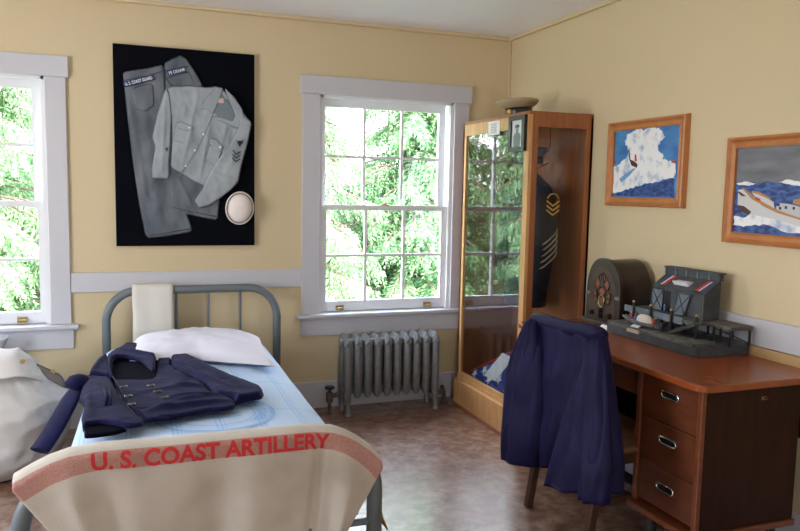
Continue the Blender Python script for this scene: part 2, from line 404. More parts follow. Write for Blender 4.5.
def tree(name, label, x, y, z0, hgt, spread, nbr, seed, m, sc=1.0):
    rnd = np.random.default_rng(seed); r = thing(name, label, 'tree', (x, y, z0), 'evergreens outside the windows')
    MB().tube([(x+.05*math.sin(k), y, z0+hgt*k/8) for k in range(9)], [.16*(1-k/9)+.02 for k in range(9)], 10).build('trunk', M_bark, r, smooth=True)
    V = []; br = MB()
    def nrm(a): return a/(np.linalg.norm(a, axis=-1, keepdims=True)+1e-9)
    for b in range(nbr):
        f = rnd.uniform(.02, 1); zz = z0+hgt*(.04+.94*f); az = rnd.uniform(0, 2*PI)
        if math.sin(az) > .35 and rnd.random() < .6: az = -az
        ln = spread*(1-f*.75)*rnd.uniform(.7, 1.1); d = np.array([math.cos(az), math.sin(az), 0.]); sd = np.array([-d[1], d[0], 0])
        nst = max(4, int(ln/.06/sc)); t = np.arange(nst+1)/nst
        pts = np.array([x, y, zz])+d*ln*t[:, None]+np.array([0, 0, ln])*(.10*t-.42*t*t+.1*t**3)[:, None]
        br.tube([tuple(p) for p in pts[::max(1, nst//4)]], .012, 5)
        k = np.repeat(np.arange(1, nst+1), 2); nk = len(k); sg = np.tile([-1., 1.], nst)[:, None]; tk = k/nst
        L = ((.20+.24*(1-tk))*sc*rnd.uniform(.7, 1.2, nk))[:, None]
        dr = nrm(sd*sg*rnd.uniform(.5, .9, (nk, 1))+d*.55+np.array([0, 0, -1.])*rnd.uniform(.7, 1.7, (nk, 1)))
        up = nrm(np.cross(dr, d+rnd.normal(0, .5, (nk, 3)))); nl = 9; w = .011*sc
        s_ = ((np.arange(nl)+.5)/nl)[None, :, None, None]; g = np.array([-1., 1.])[None, None, :, None]
        D4, U4, L4, P4 = dr[:, None, None], up[:, None, None], L[:, None, None], pts[k][:, None, None]
        c = P4+D4*L4*s_+np.array([0, 0, -.35])*L4*s_*s_+0*g; ll = L4*.42*(1-s_*.6)
        dd = nrm(D4*.75+U4*g*.75+rnd.normal(0, .18, (nk, nl, 2, 3))+np.array([0, 0, -.25])); pp = nrm(np.cross(dd, rnd.normal(0, 1, (nk, nl, 2, 3))))
        V.append(np.stack([c-pp*w*.5, c+dd*ll*.5-pp*w, c+dd*ll, c+dd*ll*.5+pp*w], axis=3).reshape(-1, 3))
    V = np.concatenate(V)-np.array([x, y, z0]); nq = len(V)//4
    me = bpy.data.meshes.new('foliage'); me.vertices.add(len(V)); me.vertices.foreach_set('co', V.ravel())
    me.loops.add(nq*4); me.loops.foreach_set('vertex_index', np.arange(nq*4, dtype=np.int32))
    me.polygons.add(nq); me.polygons.foreach_set('loop_start', np.arange(0, nq*4, 4, dtype=np.int32))
    me.polygons.foreach_set('loop_total', np.full(nq, 4, dtype=np.int32)); me.update(); me.validate(); me.materials.append(m)
    o = bpy.data.objects.new('foliage', me); COL.objects.link(o); o.parent = r
    br.build('branches', M_bark, r)
    return r
E1 = 'cedar_tree'
tree(E1, 'near cedar with drooping light green boughs, straight beyond the middle window', 1.75, 4.2, -3.2, 7.2, 2.3, 260, 1, M_leaf)
tree(E1, 'cedar beyond the left window with drooping sunlit boughs', -1.6, 4.2, -3.2, 7.2, 2.4, 260, 2, M_leaf)
tree(E1, 'dark cedar close behind the wall section between the two windows', .1, 5.6, -3.2, 7.8, 2.1, 240, 3, M_leaf2, 1.2)
tree(E1, 'darker cedar at the right side of the middle window', 4.0, 5.4, -3.2, 8.0, 2.3, 240, 4, M_leaf2, 1.2)
tree(E1, 'farthest cedar filling the gap behind the middle window tree', 2.6, 9.0, -3.2, 8.8, 3.2, 200, 5, M_leaf2, 1.5)
tree(E1, 'distant cedar filling the gap behind the left window tree', -3.6, 8.4, -3.2, 8.8, 3.2, 200, 6, M_leaf2, 1.5)
tree(E1, 'farthest cedar outside, standing well beyond the wall between the two windows', -.6, 9.6, -3.2, 8.8, 2.8, 160, 7, M_leaf2, 1.5)
# ------------------------------------------------------------------ bed
def arch(x0, x1, y, z0, zt, r, n=10):
    p = [(x0, y, z0)]
    for k in range(n+1):
        a = PI-PI/2*k/n; p.append((x0+r+r*math.cos(a), y, zt-r+r*math.sin(a)))
    for k in range(n+1):
        a = PI/2-PI/2*k/n; p.append((x1-r+r*math.cos(a), y, zt-r+r*math.sin(a)))
    return p+[(x1, y, z0)]
bed = thing('bed_frame', 'grey tubular metal bed frame with rounded headboard under the display board', 'bed', (.35, -1.2, 0))
MB().tube(arch(-.13, .915, -.15, 0, .885, .19), .026, 14).build('headboard_tube', M_grey, bed, smooth=True)
for x in (.085, .28, .475, .676): MB().cyl((x, -.15, .30), (x, -.15, .87), .009, 10).build('headboard_rung', M_grey, bed, smooth='auto')
MB().cyl((-.13, -.15, .30), (.915, -.15, .30), .013, 10).build('crossbar', M_grey, bed, smooth='auto')
FY = -2.33
MB().tube(arch(-.345, .875, FY, 0, .600, .22), .030, 14).build('footboard_tube', M_grey, bed, smooth=True)
MB().cyl((-.345, FY, .26), (.875, FY, .26), .014, 10).build('crossbar', M_grey, bed, smooth='auto')
for x in (-.02, .265, .55): MB().cyl((x, FY, .26), (x, FY, .615), .009, 10).build('footboard_rung', M_grey, bed, smooth='auto')
for s in (0, 1):
    xa, xb = ((-.13, -.25), (.915, .80))[s]
    MB().prism([(xa-.012, -.15), (xb-.012, FY), (xb+.012, FY), (xa+.012, -.15)], .29, .33, 'z').build('side_rail', M_grey, bed)
# mattress with printed spread
MZ = .585
def mat_surface():
    rows = []; nv = 56; nu = 40
    for j in range(nv+1):
        v = j/nv; y = -.2-v*2.07
        xl = -.150-.095*v**.7; xr = .835-.03*v
        row = []
        for i in range(4*nu):
            q = 2*PI*i/(4*nu); ex = 3.6; c, s_ = math.cos(q), math.sin(q)
            a = math.copysign(abs(c)**(2/ex), c); b = math.copysign(abs(s_)**(2/ex), s_)
            e = min(v, 1-v)*2.07; sh = math.sqrt(1-(1-min(1, e/.06))**2)
            x = (xl+xr)/2+(xr-xl)/2*a*(.93+.07*sh); z = .42+(MZ-.42)*b*(.45+.55*sh)
            if b > .3: z += .006*fnoise(x*4, y*4)+.003*fnoise(x*13, y*9, 3)
            row.append((x, y, z))
        rows.append(row)
    return rows
spread = bpy.data.materials.new('printed_bedspread'); spread.use_nodes = True
n = spread.node_tree.nodes; L = spread.node_tree.links; b = n['Principled BSDF']; b.inputs['Roughness'].default_value = .75
t = n.new('ShaderNodeTexCoord'); sp = n.new('ShaderNodeSeparateXYZ'); L.new(t.outputs['Object'], sp.inputs[0])
def mth(op, a, b_=None, c=None):
    k = n.new('ShaderNodeMath'); k.operation = op
    for i, q in enumerate((a, b_, c)):
        if q is None: continue
        if isinstance(q, (int, float)): k.inputs[i].default_value = q
        else: L.new(q, k.inputs[i])
    return k.outputs[0]
def stripes(src, per, off, w):
    f = mth('FRACT', mth('ADD', mth('DIVIDE', src, per), off)); return mth('LESS_THAN', f, w)
sx1 = stripes(sp.outputs['X'], .17, .1, .05); sx2 = stripes(sp.outputs['X'], .17, .0, .05); sx3 = stripes(sp.outputs['X'], .17, .9, .02); sy1 = stripes(sp.outputs['Y'], .44, .3, .05)
allst = mth('MINIMUM', mth('ADD', mth('ADD', sx1, sx2), mth('ADD', sx3, mth('MULTIPLY', sy1, .7))), 1)
nz = n.new('ShaderNodeTexNoise'); nz.inputs['Scale'].default_value = 30; L.new(t.outputs['Object'], nz.inputs[0])
fac = mth('MULTIPLY', allst, mth('MULTIPLY', nz.outputs[0], .75))
mxc = n.new('ShaderNodeMix'); mxc.data_type = 'RGBA'; mxc.inputs[6].default_value = (.46, .60, .80, 1); mxc.inputs[7].default_value = (.14, .36, .70, 1)
L.new(fac, mxc.inputs[0]); L.new(mxc.outputs[2], b.inputs['Base Color'])
mt = thing('mattress', 'mattress on the bed in a pale blue striped printed cover', 'mattress', (.335, -1.25, .25))
MB().grid(mat_surface(), wrap=True, cap=True).build('mattress_cover', spread, mt, smooth=True)
# printed seal on the cover
M_seal = mat('seal_ink', (.20, .40, .68), .8)
SC = (.33, -1.86); seal = MB()
def sz(x, y): return MZ+.0045+.006*fnoise(x*4, y*4)+.003*fnoise(x*13, y*9, 3)
for R1, R2 in ((.245, .237), (.232, .228), (.165, .160)):
    m = 72
    seal.add([(SC[0]+R*math.cos(2*PI*k/m), SC[1]+R*.92*math.sin(2*PI*k/m), sz(SC[0]+R*math.cos(2*PI*k/m), SC[1]+R*.92*math.sin(2*PI*k/m))) for R in (R1, R2) for k in range(m)],
             [(k, (k+1) % m, m+(k+1) % m, m+k) for k in range(m)])
def ringtext(body, a0, a1, R, size):
    mbs = MB()
    for i, ch in enumerate(body):
        if ch == ' ': continue
        a = a0+(a1-a0)*i/(len(body)-1)
        def fm(x, y, a=a):
            rr = R+y; px = SC[0]+rr*math.cos(a)-x*math.sin(a)*-1; py = SC[1]+.92*(rr*math.sin(a)-x*math.cos(a))
            return (px, py, sz(px, py))
        tm = text_mb(ch, fm, size, .0012); mbs.add(tm.v, tm.f)
    return mbs
tt = ringtext('UNITED STATES COAST GUARD', math.radians(215), math.radians(-35), .178, .05); seal.add(tt.v, tt.f)
tt = ringtext('1790', math.radians(-110), math.radians(-70), -.215, .05)
for k in range(3):
    seal.add([(SC[0]-.10+u, SC[1]-.05+.05*k+v, sz(SC[0]+u, SC[1])) for (u, v) in ((0, 0), (.2, .0), (.2, .008), (0, .008))], [(0, 1, 2, 3)])
seal.build('printed_seal', M_seal, mt, recalc=False)
# tan hem of an under-blanket hanging at the foot corner
hr = []
for i in range(9):
    v = i/8; hr.append([(.895+.090*v+.010*math.sin(6*v), -2.19+.10*u+.01*math.sin(9*u+v*3), .50-.36*v) for u in (0, .25, .5, .75, 1)])
MB().grid(hr).build('under_blanket_corner', M_tan, mt, smooth=True, solid=.006)
hr = []
for i in range(9):
    v = i/8; hr.append([(-.195-.055*u-.02*math.sin(v*2.6)-.008*math.sin(u*16)*v, -1.15-1.10*u, .47-.30*v) for u in np.linspace(0, 1, 24)])
MB().grid(hr).build('cover_skirt', spread, mt, smooth=True, solid=.004)
# pillow
pr_ = []
PCX, PCY = .37, -.62
for side in (1, -1):
    pass
nu, nv = 40, 28; top = []; bot = []
for j in range(nv+1):
    a = []; c = []
    for i in range(nu+1):
        u = i/nu*2-1; v = j/nv*2-1
        e = (max(0, 1-abs(u)**2.6)*max(0, 1-abs(v)**2.4))**.42
        pin = 1-.06*(1-abs(u))*abs(v)**3-.05*(1-abs(v))*abs(u)**3
        x = PCX+.365*u*pin+.02*v; y = PCY-.03-.12*max(0, u)+(.30+.07*max(0, u))*v*pin-.03*u
        wv = .012*fnoise(u*3+v*2, v*4, 7)-.014*abs(fnoise(u*2.5-v*3, v*2+u*2, 3))+.012*abs(fnoise(u*6-v*2, v*5, 9))+.008*math.sin((u*1.2+v*2.2)*4)*e*max(0, u)
        a.append((x, y, (.60+.10*e)+0*e*(1-.25*v*0)+wv*e+.005)); c.append((x, y, .60-.018*e))
    top.append(a); bot.append(c)
pm = MB(); pm.grid(top); pm.grid(bot)
pil = tag(pm.build('pillow', M_pillow, None, smooth=True), 'white cotton pillow lying at the head of the bed', 'pillow')
# folded towel over the headboard
tw = []
for u in np.linspace(.022, .263, 10):
    col = []
    for (dy, z) in [(-.036, .55), (-.037, .65), (-.036, .76), (-.034, .86), (-.033, .885), (-.026, .908), (-.010, .920), (.008, .921), (.024, .910), (.032, .89), (.034, .84), (.035, .74), (.036, .62)]:
        col.append((u+.002*math.sin(z*20), -.15+dy+.0025*math.sin(u*45+z*3), z))
    tw.append(col)
tag(MB().grid(tw).build('towel', M_towel, None, smooth=True, solid=.010), 'cream towel folded over the top tube of the headboard', 'towel')
# ------------------------------------------------------------------ blanket over the footboard
BW = 1.25; BX0 = -.352; CREST = [(-.358, .592), (-.325, .610), (-.29, .628), (-.25, .646), (-.19, .663), (-.10, .671), (.10, .668), (.40, .668), (.62, .666), (.70, .655), (.75, .635), (.80, .605), (.85, .565), (.892, .520)]
cl = [0]
for a, b_ in zip(CREST, CREST[1:]): cl.append(cl[-1]+math.dist(a, b_))
CL = cl[-1]
def crest(s):
    s = min(max(s, 0), CL); k = max(i for i in range(len(cl)-1) if cl[i] <= s+1e-9); t = (s-cl[k])/(cl[k+1]-cl[k])
    return CREST[k][0]+(CREST[k+1][0]-CREST[k][0])*t, CREST[k][1]+(CREST[k+1][1]-CREST[k][1])*t
def blanket(s, t, off=0):
    """s along the crest, t down the front (negative = lying back on the bed)"""
    x, z = crest(s); sn = s/CL; side = max(0, (.26-sn)/.26); sr = max(0, (sn-.80)/.20)
    rr = .042; th = min(max(t, -.07)/rr, PI/2); d = max(0, t-rr*PI/2)
    dx = d*(.72*side**1.2-.60*sr**1.2)
    fold = .020*math.sin(x*17+.6)*min(1, d/.25)+.010*math.sin(x*31+2)*min(1, d/.3)-.028*math.exp(-((x-.655+.10*d)/.018)**2)*min(1, d/.08)+.02*math.exp(-((x+.21)/.05)**2)*min(1, d/.1)
    return Vector((x+dx, FY-(rr+off)*math.sin(th)-fold*.8-.04*d*(side+sr), z-rr+(rr+off)*math.cos(th)-d))
rows = []
NS, NT = 150, 60
uvs = []
for j in range(NT+1):
    t = -.06+(.45+.06)*j/NT
    rows.append([blanket(CL*i/NS, t*(1-.10*max(0, (i/NS-.84)/.16)*0)) for i in range(NS+1)])
bm_ = bpy.data.materials.new('cream_blanket_wool'); bm_.use_nodes = True; n = bm_.node_tree.nodes; L = bm_.node_tree.links; b = n['Principled BSDF']
b.inputs['Roughness'].default_value = .95; b.inputs['Specular IOR Level'].default_value = .1; b.inputs['Sheen Weight'].default_value = .2
uvn = n.new('ShaderNodeUVMap'); sp = n.new('ShaderNodeSeparateXYZ'); L.new(uvn.outputs[0], sp.inputs[0])
t = n.new('ShaderNodeTexCoord'); nz = n.new('ShaderNodeTexNoise'); nz.inputs['Scale'].default_value = 160; L.new(t.outputs['Object'], nz.inputs[0])
band = mth('MULTIPLY', mth('GREATER_THAN', sp.outputs['Y'], .042), mth('LESS_THAN', sp.outputs['Y'], .106))
fac = mth('MULTIPLY', band, mth('ADD', mth('MULTIPLY', nz.outputs[0], .7), .38))
mxc = n.new('ShaderNodeMix'); mxc.data_type = 'RGBA'; mxc.inputs[6].default_value = (.60, .55, .48, 1); mxc.inputs[7].default_value = (.48, .17, .14, 1)
L.new(fac, mxc.inputs[0])
n2 = n.new('ShaderNodeTexNoise'); n2.inputs['Scale'].default_value = 5; L.new(t.outputs['Object'], n2.inputs[0]); mx2 = n.new('ShaderNodeMix'); mx2.data_type = 'RGBA'; mx2.blend_type = 'MULTIPLY'
r = n.new('ShaderNodeValToRGB'); r.color_ramp.elements[0].position = .3; r.color_ramp.elements[0].color = (.80, .78, .74, 1); r.color_ramp.elements[1].position = .55; L.new(n2.outputs[0], r.inputs[0])
mx2.inputs[0].default_value = 1; L.new(mxc.outputs[2], mx2.inputs[6]); L.new(r.outputs[0], mx2.inputs[7]); L.new(mx2.outputs[2], b.inputs['Base Color'])
bp = n.new('ShaderNodeBump'); bp.inputs['Strength'].default_value = .4; bp.inputs['Distance'].default_value = .003; L.new(nz.outputs[0], bp.inputs['Height']); L.new(bp.outputs[0], b.inputs['Normal'])
bl = thing('blanket', 'cream wool blanket with red stripe and red lettering hanging over the footboard', 'blanket', (.27, FY, .2))
bo = MB().grid(rows).build('blanket_cloth', bm_, bl, smooth=True)
uvl = bo.data.uv_layers.new(name='UVMap')
for lp in bo.data.loops:
    j, i = divmod(lp.vertex_index, NS+1); uvl.data[lp.index].uv = (CL*i/NS, -.06+.51*j/NT)
md = bo.modifiers.new('solid', 'SOLIDIFY'); md.thickness = .007; md.offset = -1 
# lettering: left end photo x 88, right end 325
tm = text_mb('U. S. COAST ARTILLERY', lambda x, y: (x, y, 0), 1, .034, cuts=2)
x0 = min(v.x for v in tm.v); x1 = max(v.x for v in tm.v); y1 = max(v.y for v in tm.v)
S0, S1 = .248, 1.058
def txt(v):
    s = S0+(v.x-x0)/(x1-x0)*(S1-S0); return blanket(s, .046+.056*(1-v.y/y1), .005)
tm.v = [txt(v) for v in tm.v]
tm.build('lettering', M_red_ink := mat('red_ink', (.60, .035, .035), .9), bl, recalc=False)
# ------------------------------------------------------------------ peacoat on the bed
PZ = .615
def pk(pts, sc, ox, oy, **k):
    """photo crop points -> plane coordinates"""
    return [at(ox+x/sc, oy+y/sc, **k) for x, y in pts]
def hump(x, y):
    z = MZ+.010
    if x < -.17: z -= max(0, (-.17-x))**1.35*2.6
    return z
pc = thing('peacoat', 'navy double-breasted wool coat spread open across the bed', 'coat', (.1, -1.4, MZ))
def c1(*p): return [tuple(v.xy) for v in pk(p, 4.0875, 20, 335, z=PZ+.01)]
def c2(*p): return [tuple(v.xy) for v in pk(p, 5.307, 140, 335, z=PZ+.01)]
fm = lambda u, v, h: Vector((u, v, hump(u, v)+h))
panel(c1((352, 80), (430, 60), (545, 75), (650, 70))+c2((175, 74), (260, 110), (330, 150), (260, 230), (60, 240))+c1((520, 200), (380, 195), (350, 140)), fm, .022, .012, .03, amp=.004, nsc=(9, 9)).build('lining', M_navyd, pc, smooth=True)
rf = c1((378, 180), (430, 265), (505, 345), (560, 340), (654, 328))+c2((100, 432), (200, 422), (300, 404), (370, 392), (450, 385), (495, 375), (512, 355), (495, 340), (420, 305), (375, 300), (350, 270), (300, 230), (200, 200), (162, 150), (176, 78), (100, 78), (50, 74))+c1((575, 72), (560, 100), (556, 160), (540, 182), (460, 181))
f1 = c2((150, 330), (420, 315)); f2 = c2((60, 400), (460, 350)); f3 = c2((165, 265), (360, 275)); f4 = c2((170, 170), (240, 240)); f5 = c1((400, 200), (480, 320)); f6 = c2((20, 300), (300, 260))
panel(rf, fm, .016, .009, .010, [(*f1, .02, .016), (*f2, .022, .02), (*f3, .018, .012), (*f4, .018, .016), (*f5, .015, .006), (*f6, .03, .010), (*c1((470, 300), (640, 300)), .012, .008), (*c2((200, 340), (330, 330)), .012, .009)], .003, (13, 11), 3, base_h=.016).build('front_panel', M_navy, pc, smooth=True)
rs = c2((160, 78), (185, 74), (300, 130), (420, 195), (560, 250), (640, 278), (658, 300), (645, 322), (580, 335), (512, 348), (495, 330), (400, 318), (375, 290), (345, 258), (250, 215), (165, 175))
g1 = c2((220, 130), (560, 290)); g2 = c2((180, 150), (300, 200)); g3 = c2((240, 190), (480, 290))
panel(rs, fm, .034, .009, .022, [(*g1, .03, .012), (*g2, .015, .010), (*g3, .012, .010), (*c2((330, 215), (420, 250)), .010, .008)], .003, (12, 12), 8, base_h=.014).build('sleeve', M_navy, pc, smooth=True)
lf = c1((255, 178), (300, 170), (372, 180), (400, 240), (430, 285), (470, 325), (510, 350), (505, 368), (440, 376), (370, 362), (330, 358), (268, 366), (258, 398), (250, 330), (262, 290), (248, 255), (238, 242))
h1 = c1((300, 200), (420, 350)); h2 = c1((275, 250), (290, 340))
panel(lf, fm, .016, .009, .010, [(*h1, .03, .010), (*h2, .015, .008)], .003, (12, 12), 4, base_h=.024).build('front_panel', M_navy, pc, smooth=True)
ld = c1((262, 350), (330, 340), (400, 345), (440, 372), (390, 388), (300, 400), (262, 402))
panel(ld, fm, .012, .012, .01, amp=.001, base_h=.010).build('hem_lining', M_navyd, pc, smooth=True)
# shoulder and lapel at left
sh = c1((350, 82), (300, 130), (278, 165), (330, 168), (372, 178), (368, 130), (360, 95))
panel(sh, fm, .022, .009, .012, [(*c1((350, 90), (290, 165)), .02, .012)], .003, (10, 10), 5, base_h=.026).build('lapel', M_navy, pc, smooth=True)
ls = c1((352, 100), (372, 82), (410, 62), (430, 46), (470, 47), (530, 58), (556, 90), (552, 158), (535, 150), (500, 118), (470, 108), (430, 100), (395, 100), (380, 112), (374, 150), (382, 180), (366, 182), (358, 150))
panel(ls, fm, .022, .008, .014, [(*c1((400, 75), (545, 100)), .02, .014)], .003, (10, 10), 6, base_h=.034).build('collar', M_navy, pc, smooth=True)
# sleeve hanging over the side of the bed
slv = [at(86, 376, z=.63), at(80, 383, z=.625), at(75, 393, z=.60)]
pts = [Vector((-.10, -1.08, .635)), at(80, 385, y=-1.16), at(71, 397, y=-1.27), at(62, 414, y=-1.36), at(53, 430, y=-1.43), at(44, 444, y=-1.48), at(38, 453, y=-1.50)]
rad = [.03, .042, .050, .056, .060, .062, .062]
sm = MB(); rws = []
for i, p in enumerate(pts):
    tdir = (pts[min(i+1, 6)]-pts[max(i-1, 0)]).normalized(); u = Vector((.45, -1, .1)); u = (u-tdir*u.dot(tdir)).normalized(); w = tdir.cross(u)
    rws.append([p+u*rad[i]*1.25*math.cos(2*PI*k/28)+w*rad[i]*.42*math.sin(2*PI*k/28)*(1+.18*math.sin(3*2*PI*k/28+i)) for k in range(28)])
rws.append([pts[-1]+(q-pts[-1])*.82+Vector((.01, 0, .02)) for q in rws[-1]])
sm.grid(rws, wrap=True, cap=True).build('sleeve', M_navy, pc, smooth=True, sub=1)
# crumpled elbow bump by the shoulder
bmp = MB(); rws = []; bc_ = at(78, 381, z=.62)
for i in range(9):
    a = PI*i/8; rws.append([Vector((bc_.x, bc_.y, .615))+Vector((-.050*math.cos(a), .06*math.sin(a)*math.cos(2*PI*k/18), .038*math.sin(a)*math.sin(2*PI*k/18)))*(1+.2*fnoise(i*.7, k*.5)) for k in range(18)])
bmp.grid(rws, wrap=True).build('sleeve_fold', M_navy, pc, smooth=True)
for (x, y) in ((424, 203), (443, 240), (457, 273), (535, 198), (563, 222), (593, 246)):
    p = at(20+x/4.0875, 335+y/4.0875, z=PZ+.045)
    bt = MB().lathe([(.0, 0), (.015, 0), (.017, .004), (.014, .008), (.010, .0065), (0, .0065)], (p.x, p.y, hump(p.x, p.y)+.052), n=16); bt.build('button', M_button, pc, smooth='auto')
for dx in (0, 18):
    a, b_ = [at(20+(x+dx)/4.0875, 335+y/4.0875, z=PZ+.035) for x, y in ((345, 215), (350, 280))]
    MB().tube([Vector((a.x, a.y, hump(a.x, a.y)+.050)), Vector(((a.x+b_.x)/2+.004, (a.y+b_.y)/2, hump(a.x, a.y)+.054)), Vector((b_.x, b_.y, hump(b_.x, b_.y)+.050))], .006, 8).build('pocket_welt', M_navy, pc, smooth=True)
MB().tube([Vector((p[0], p[1], hump(*p)+.047)) for p in c1((378, 182), (405, 225), (432, 268), (468, 310), (503, 343))], .003, 6).build('edge_stitching', M_navy, pc, smooth=True)
# ------------------------------------------------------------------ duffel bag
def bag(name, label, cx, cy, prof, seed, m=M_canvas, kids=True):
    r = thing(name, label, 'bag', (cx, cy, 0), 'canvas duffel bags by the bed')
    rows = []; pa = np.array(prof); tt_ = np.linspace(0, len(pa)-1, 64)
    prof = [[float(np.interp(q, range(len(pa)), pa[:, c])) for c in range(4)] for q in tt_]
    for (z, xl, xr, ry) in prof:
        mid = (xl+xr)/2; rx = (xr-xl)/2; row = []
        for k in range(96):
            a = 2*PI*k/96; ca, sa = math.cos(a), math.sin(a)
            w = 1+.03*math.sin(3*a+z*9+seed)+.10*fnoise(ca*1.8+z*4, sa*1.8-z*3, seed+z*3)-.11*abs(fnoise(ca*2.2+z*5, sa*2.2+z*3, seed))-.07*abs(fnoise(ca*4+z*9, sa*4-z*6, seed+4))+.02*fnoise(ca*9, sa*9+z*23, seed)
            row.append((mid+rx*ca*(w if ca < .8 else 1+(w-1)*.4), cy+ry*sa*w, z+.012*fnoise(ca*2, sa*2, z*4)*(z > .05)))
        rows.append(row)
    MB().grid(rows, wrap=True, cap=True).build('bag_body', m, r, smooth=True, sub=1)
    return r
b1 = bag('duffel_bag', 'upright slumped off-white canvas duffel bag with a folded grommet flap left of the bed', -.66, -.62,
    [(0, -.93, -.46, .20), (.02, -1.0, -.42, .25), (.08, -1.06, -.36, .28), (.16, -1.08, -.325, .285), (.25, -1.07, -.30, .275), (.33, -1.03, -.285, .265), (.395, -.99, -.285, .25), (.42, -.97, -.32, .235), (.46, -.95, -.37, .20), (.52, -.90, -.42, .16), (.57, -.84, -.47, .12), (.61, -.77, -.51, .08), (.638, -.66, -.55, .03)], 2)
# flap: a band of canvas folded over the mouth
fr = []
for j, (z, xl, xr, ry) in enumerate([(.664, -.63, -.555, .03), (.656, -.66, -.535, .06), (.640, -.73, -.505, .10), (.615, -.80, -.475, .13), (.585, -.85, -.440, .155), (.555, -.89, -.405, .18)]):
    row = []
    for k in range(33):
        a = PI+PI*k/32; ca, sa = math.cos(a), math.sin(a)
        dz = -.07*max(0, ca)**1.5*(j/5) + .015*math.sin(a*5)*(j/5)
        row.append(((xl+xr)/2+(xr-xl)/2*ca, -.62+ry*sa*1.12, z+dz))
    fr.append(row)
MB().grid(fr).build('flap', mat('duffel_flap_canvas', (.60, .57, .54), .9, (.68, .65, .62), 5, bump=.3, bscale=300), b1, smooth=True, solid=.006, sub=1)
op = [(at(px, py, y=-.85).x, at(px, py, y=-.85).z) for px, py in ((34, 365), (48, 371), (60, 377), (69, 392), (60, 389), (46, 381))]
panel(op, lambda u, v, h: Vector((u, -.80-.25*max(0, -.40-u)*0-h, v)), .008, .012, .01, amp=.001).build('mouth_shade', M_canvas_shade, b1, smooth=True)  # dark sheet laid on the bag, painting the shaded gap below the flap
for px, py in ((23, 361), (53, 371)):
    p = at(px, py, y=-.79); MB().lathe([(.004, 0), (.013, 0), (.013, -.006), (.004, -.006)], (p.x, -.80, p.z), 'y', 16).build('grommet', M_brass, b1, smooth='auto')
M_faint = mat('faint_stencil_ink', (.47, .45, .43), .9)
for (px, py, s, k) in ((22, 382, 'L.T. LENGE', 0), (30, 391, 'U. MARINE', 1), (15, 397, 'GUARD', 2)):
    p = at(px, py, y=-.90)
    tt = text_mb(s, lambda x, y, p=p: Vector((p.x+x+.05, 0, p.z+y-x*.1)), .033, 0)
    vs = []
    for v in tt.v:
        vs.append((v.x, -.62-.285*math.sqrt(max(0, 1-((v.x+.67)/.39)**2))*(1.0 if v.z < .40 else 1-(v.z-.40)*3.0)-.012, v.z))
    tt.v = [Vector(v) for v in vs]; tt.build('stencil_mark', M_faint, b1, recalc=False)
bag('duffel_bag', 'second pale canvas duffel bag mostly out of frame, left behind the flapped one', -1.10, -.18,
    [(0, -1.4, -.9, .13), (.05, -1.43, -.84, .15), (.3, -1.42, -.80, .15), (.45, -1.35, -.76, .13), (.55, -1.25, -.70, .10), (.63, -1.1, -.66, .05), (.645, -1.0, -.69, .02)], 9, mat('pale_canvas', (.42, .43, .45), .9, bump=.3, bscale=200))
# ------------------------------------------------------------------ radiator
RDX = .022
rd = thing('radiator', 'silver-painted cast iron column radiator under the middle window', 'radiator', (1.685, -.16, 0))
for k in range(10):
    x = 1.382+k*.0715; s = MB(); end = k in (0, 9)
    for y in (-.235, -.105):
        s.tube([(x, y, .115 if not (end) else .09), (x, y, .14), (x, y, .47), (x, y, .50)], [.014, .0275, .0275, .024], 14, up=(1, 0, 0), flat=1)
    # top arched hub with a ridge
    s.add([(x-.026, -.262, .478), (x+.026, -.262, .478), (x, -.262, .512), (x-.026, -.262+.02, .508), (x+.026, -.242, .508), (x, -.235, .548),
           (x-.026, -.10, .508), (x+.026, -.10, .508), (x, -.105, .548), (x-.022, -.078, .478), (x+.022, -.078, .478), (x, -.078, .512),
           (x-.02, -.25, .47), (x+.02, -.25, .47), (x-.02, -.09, .47), (x+.02, -.09, .47)],
          [(0, 1, 2), (0, 2, 5, 3), (1, 4, 5, 2), (3, 5, 8, 6), (4, 7, 8, 5), (6, 8, 11, 9), (7, 10, 11, 8), (9, 11, 10), (0, 12, 13, 1), (9, 10, 15, 14),
           (0, 3, 6, 9, 14, 12), (1, 13, 15, 10, 7, 4), (12, 14, 15, 13)])
    s.cyl((x-.036, -.17, .155), (x+.036, -.17, .155), .026, 12); s.cyl((x-.036, -.17, .49), (x+.036, -.17, .49), .024, 12)
    s.box(x-.012, x+.012, -.24, -.10, .13, .17)
    s.build('radiator_section', M_rad, rd, smooth='auto')
    if end:
        for y in (-.245, -.095):
            MB().tube([(x, y, .12), (x, y, .07), (x, y-.006, .02), (x, y-.008, 0)], [.026, .018, .017, .024], 12).build('foot', M_rad, rd, smooth='auto')
v = MB(); v.cyl((1.275, -.17, 0), (1.275, -.17, .10), .013, 12); v.cyl((1.275, -.17, .085), (1.275, -.17, .15), .024, 12); v.cyl((1.275, -.17, .12), (1.34, -.17, .135), .016, 12)
v.build('valve', M_rust, rd, smooth='auto')
MB().lathe([(.008, .15), (.008, .178), (.034, .178), (.036, .186), (.030, .194), (.0, .196)], (1.275, -.17, 0), n=20).build('valve_handle', M_blackp, rd, smooth='auto')
v = MB(); v.cyl((2.135, -.16, 0), (2.135, -.16, .09), .013, 12); v.cyl((2.02, -.16, .10), (2.135, -.16, .075), .013, 12); v.lathe([(.0, 0), (.03, .0), (.03, .008), (0, .012)], (2.135, -.16, .0)); v.tube([(2.125, -.17, .10), (2.105, -.18, .135)], .015, 10); v.build('return_valve', M_rust, rd, smooth='auto')
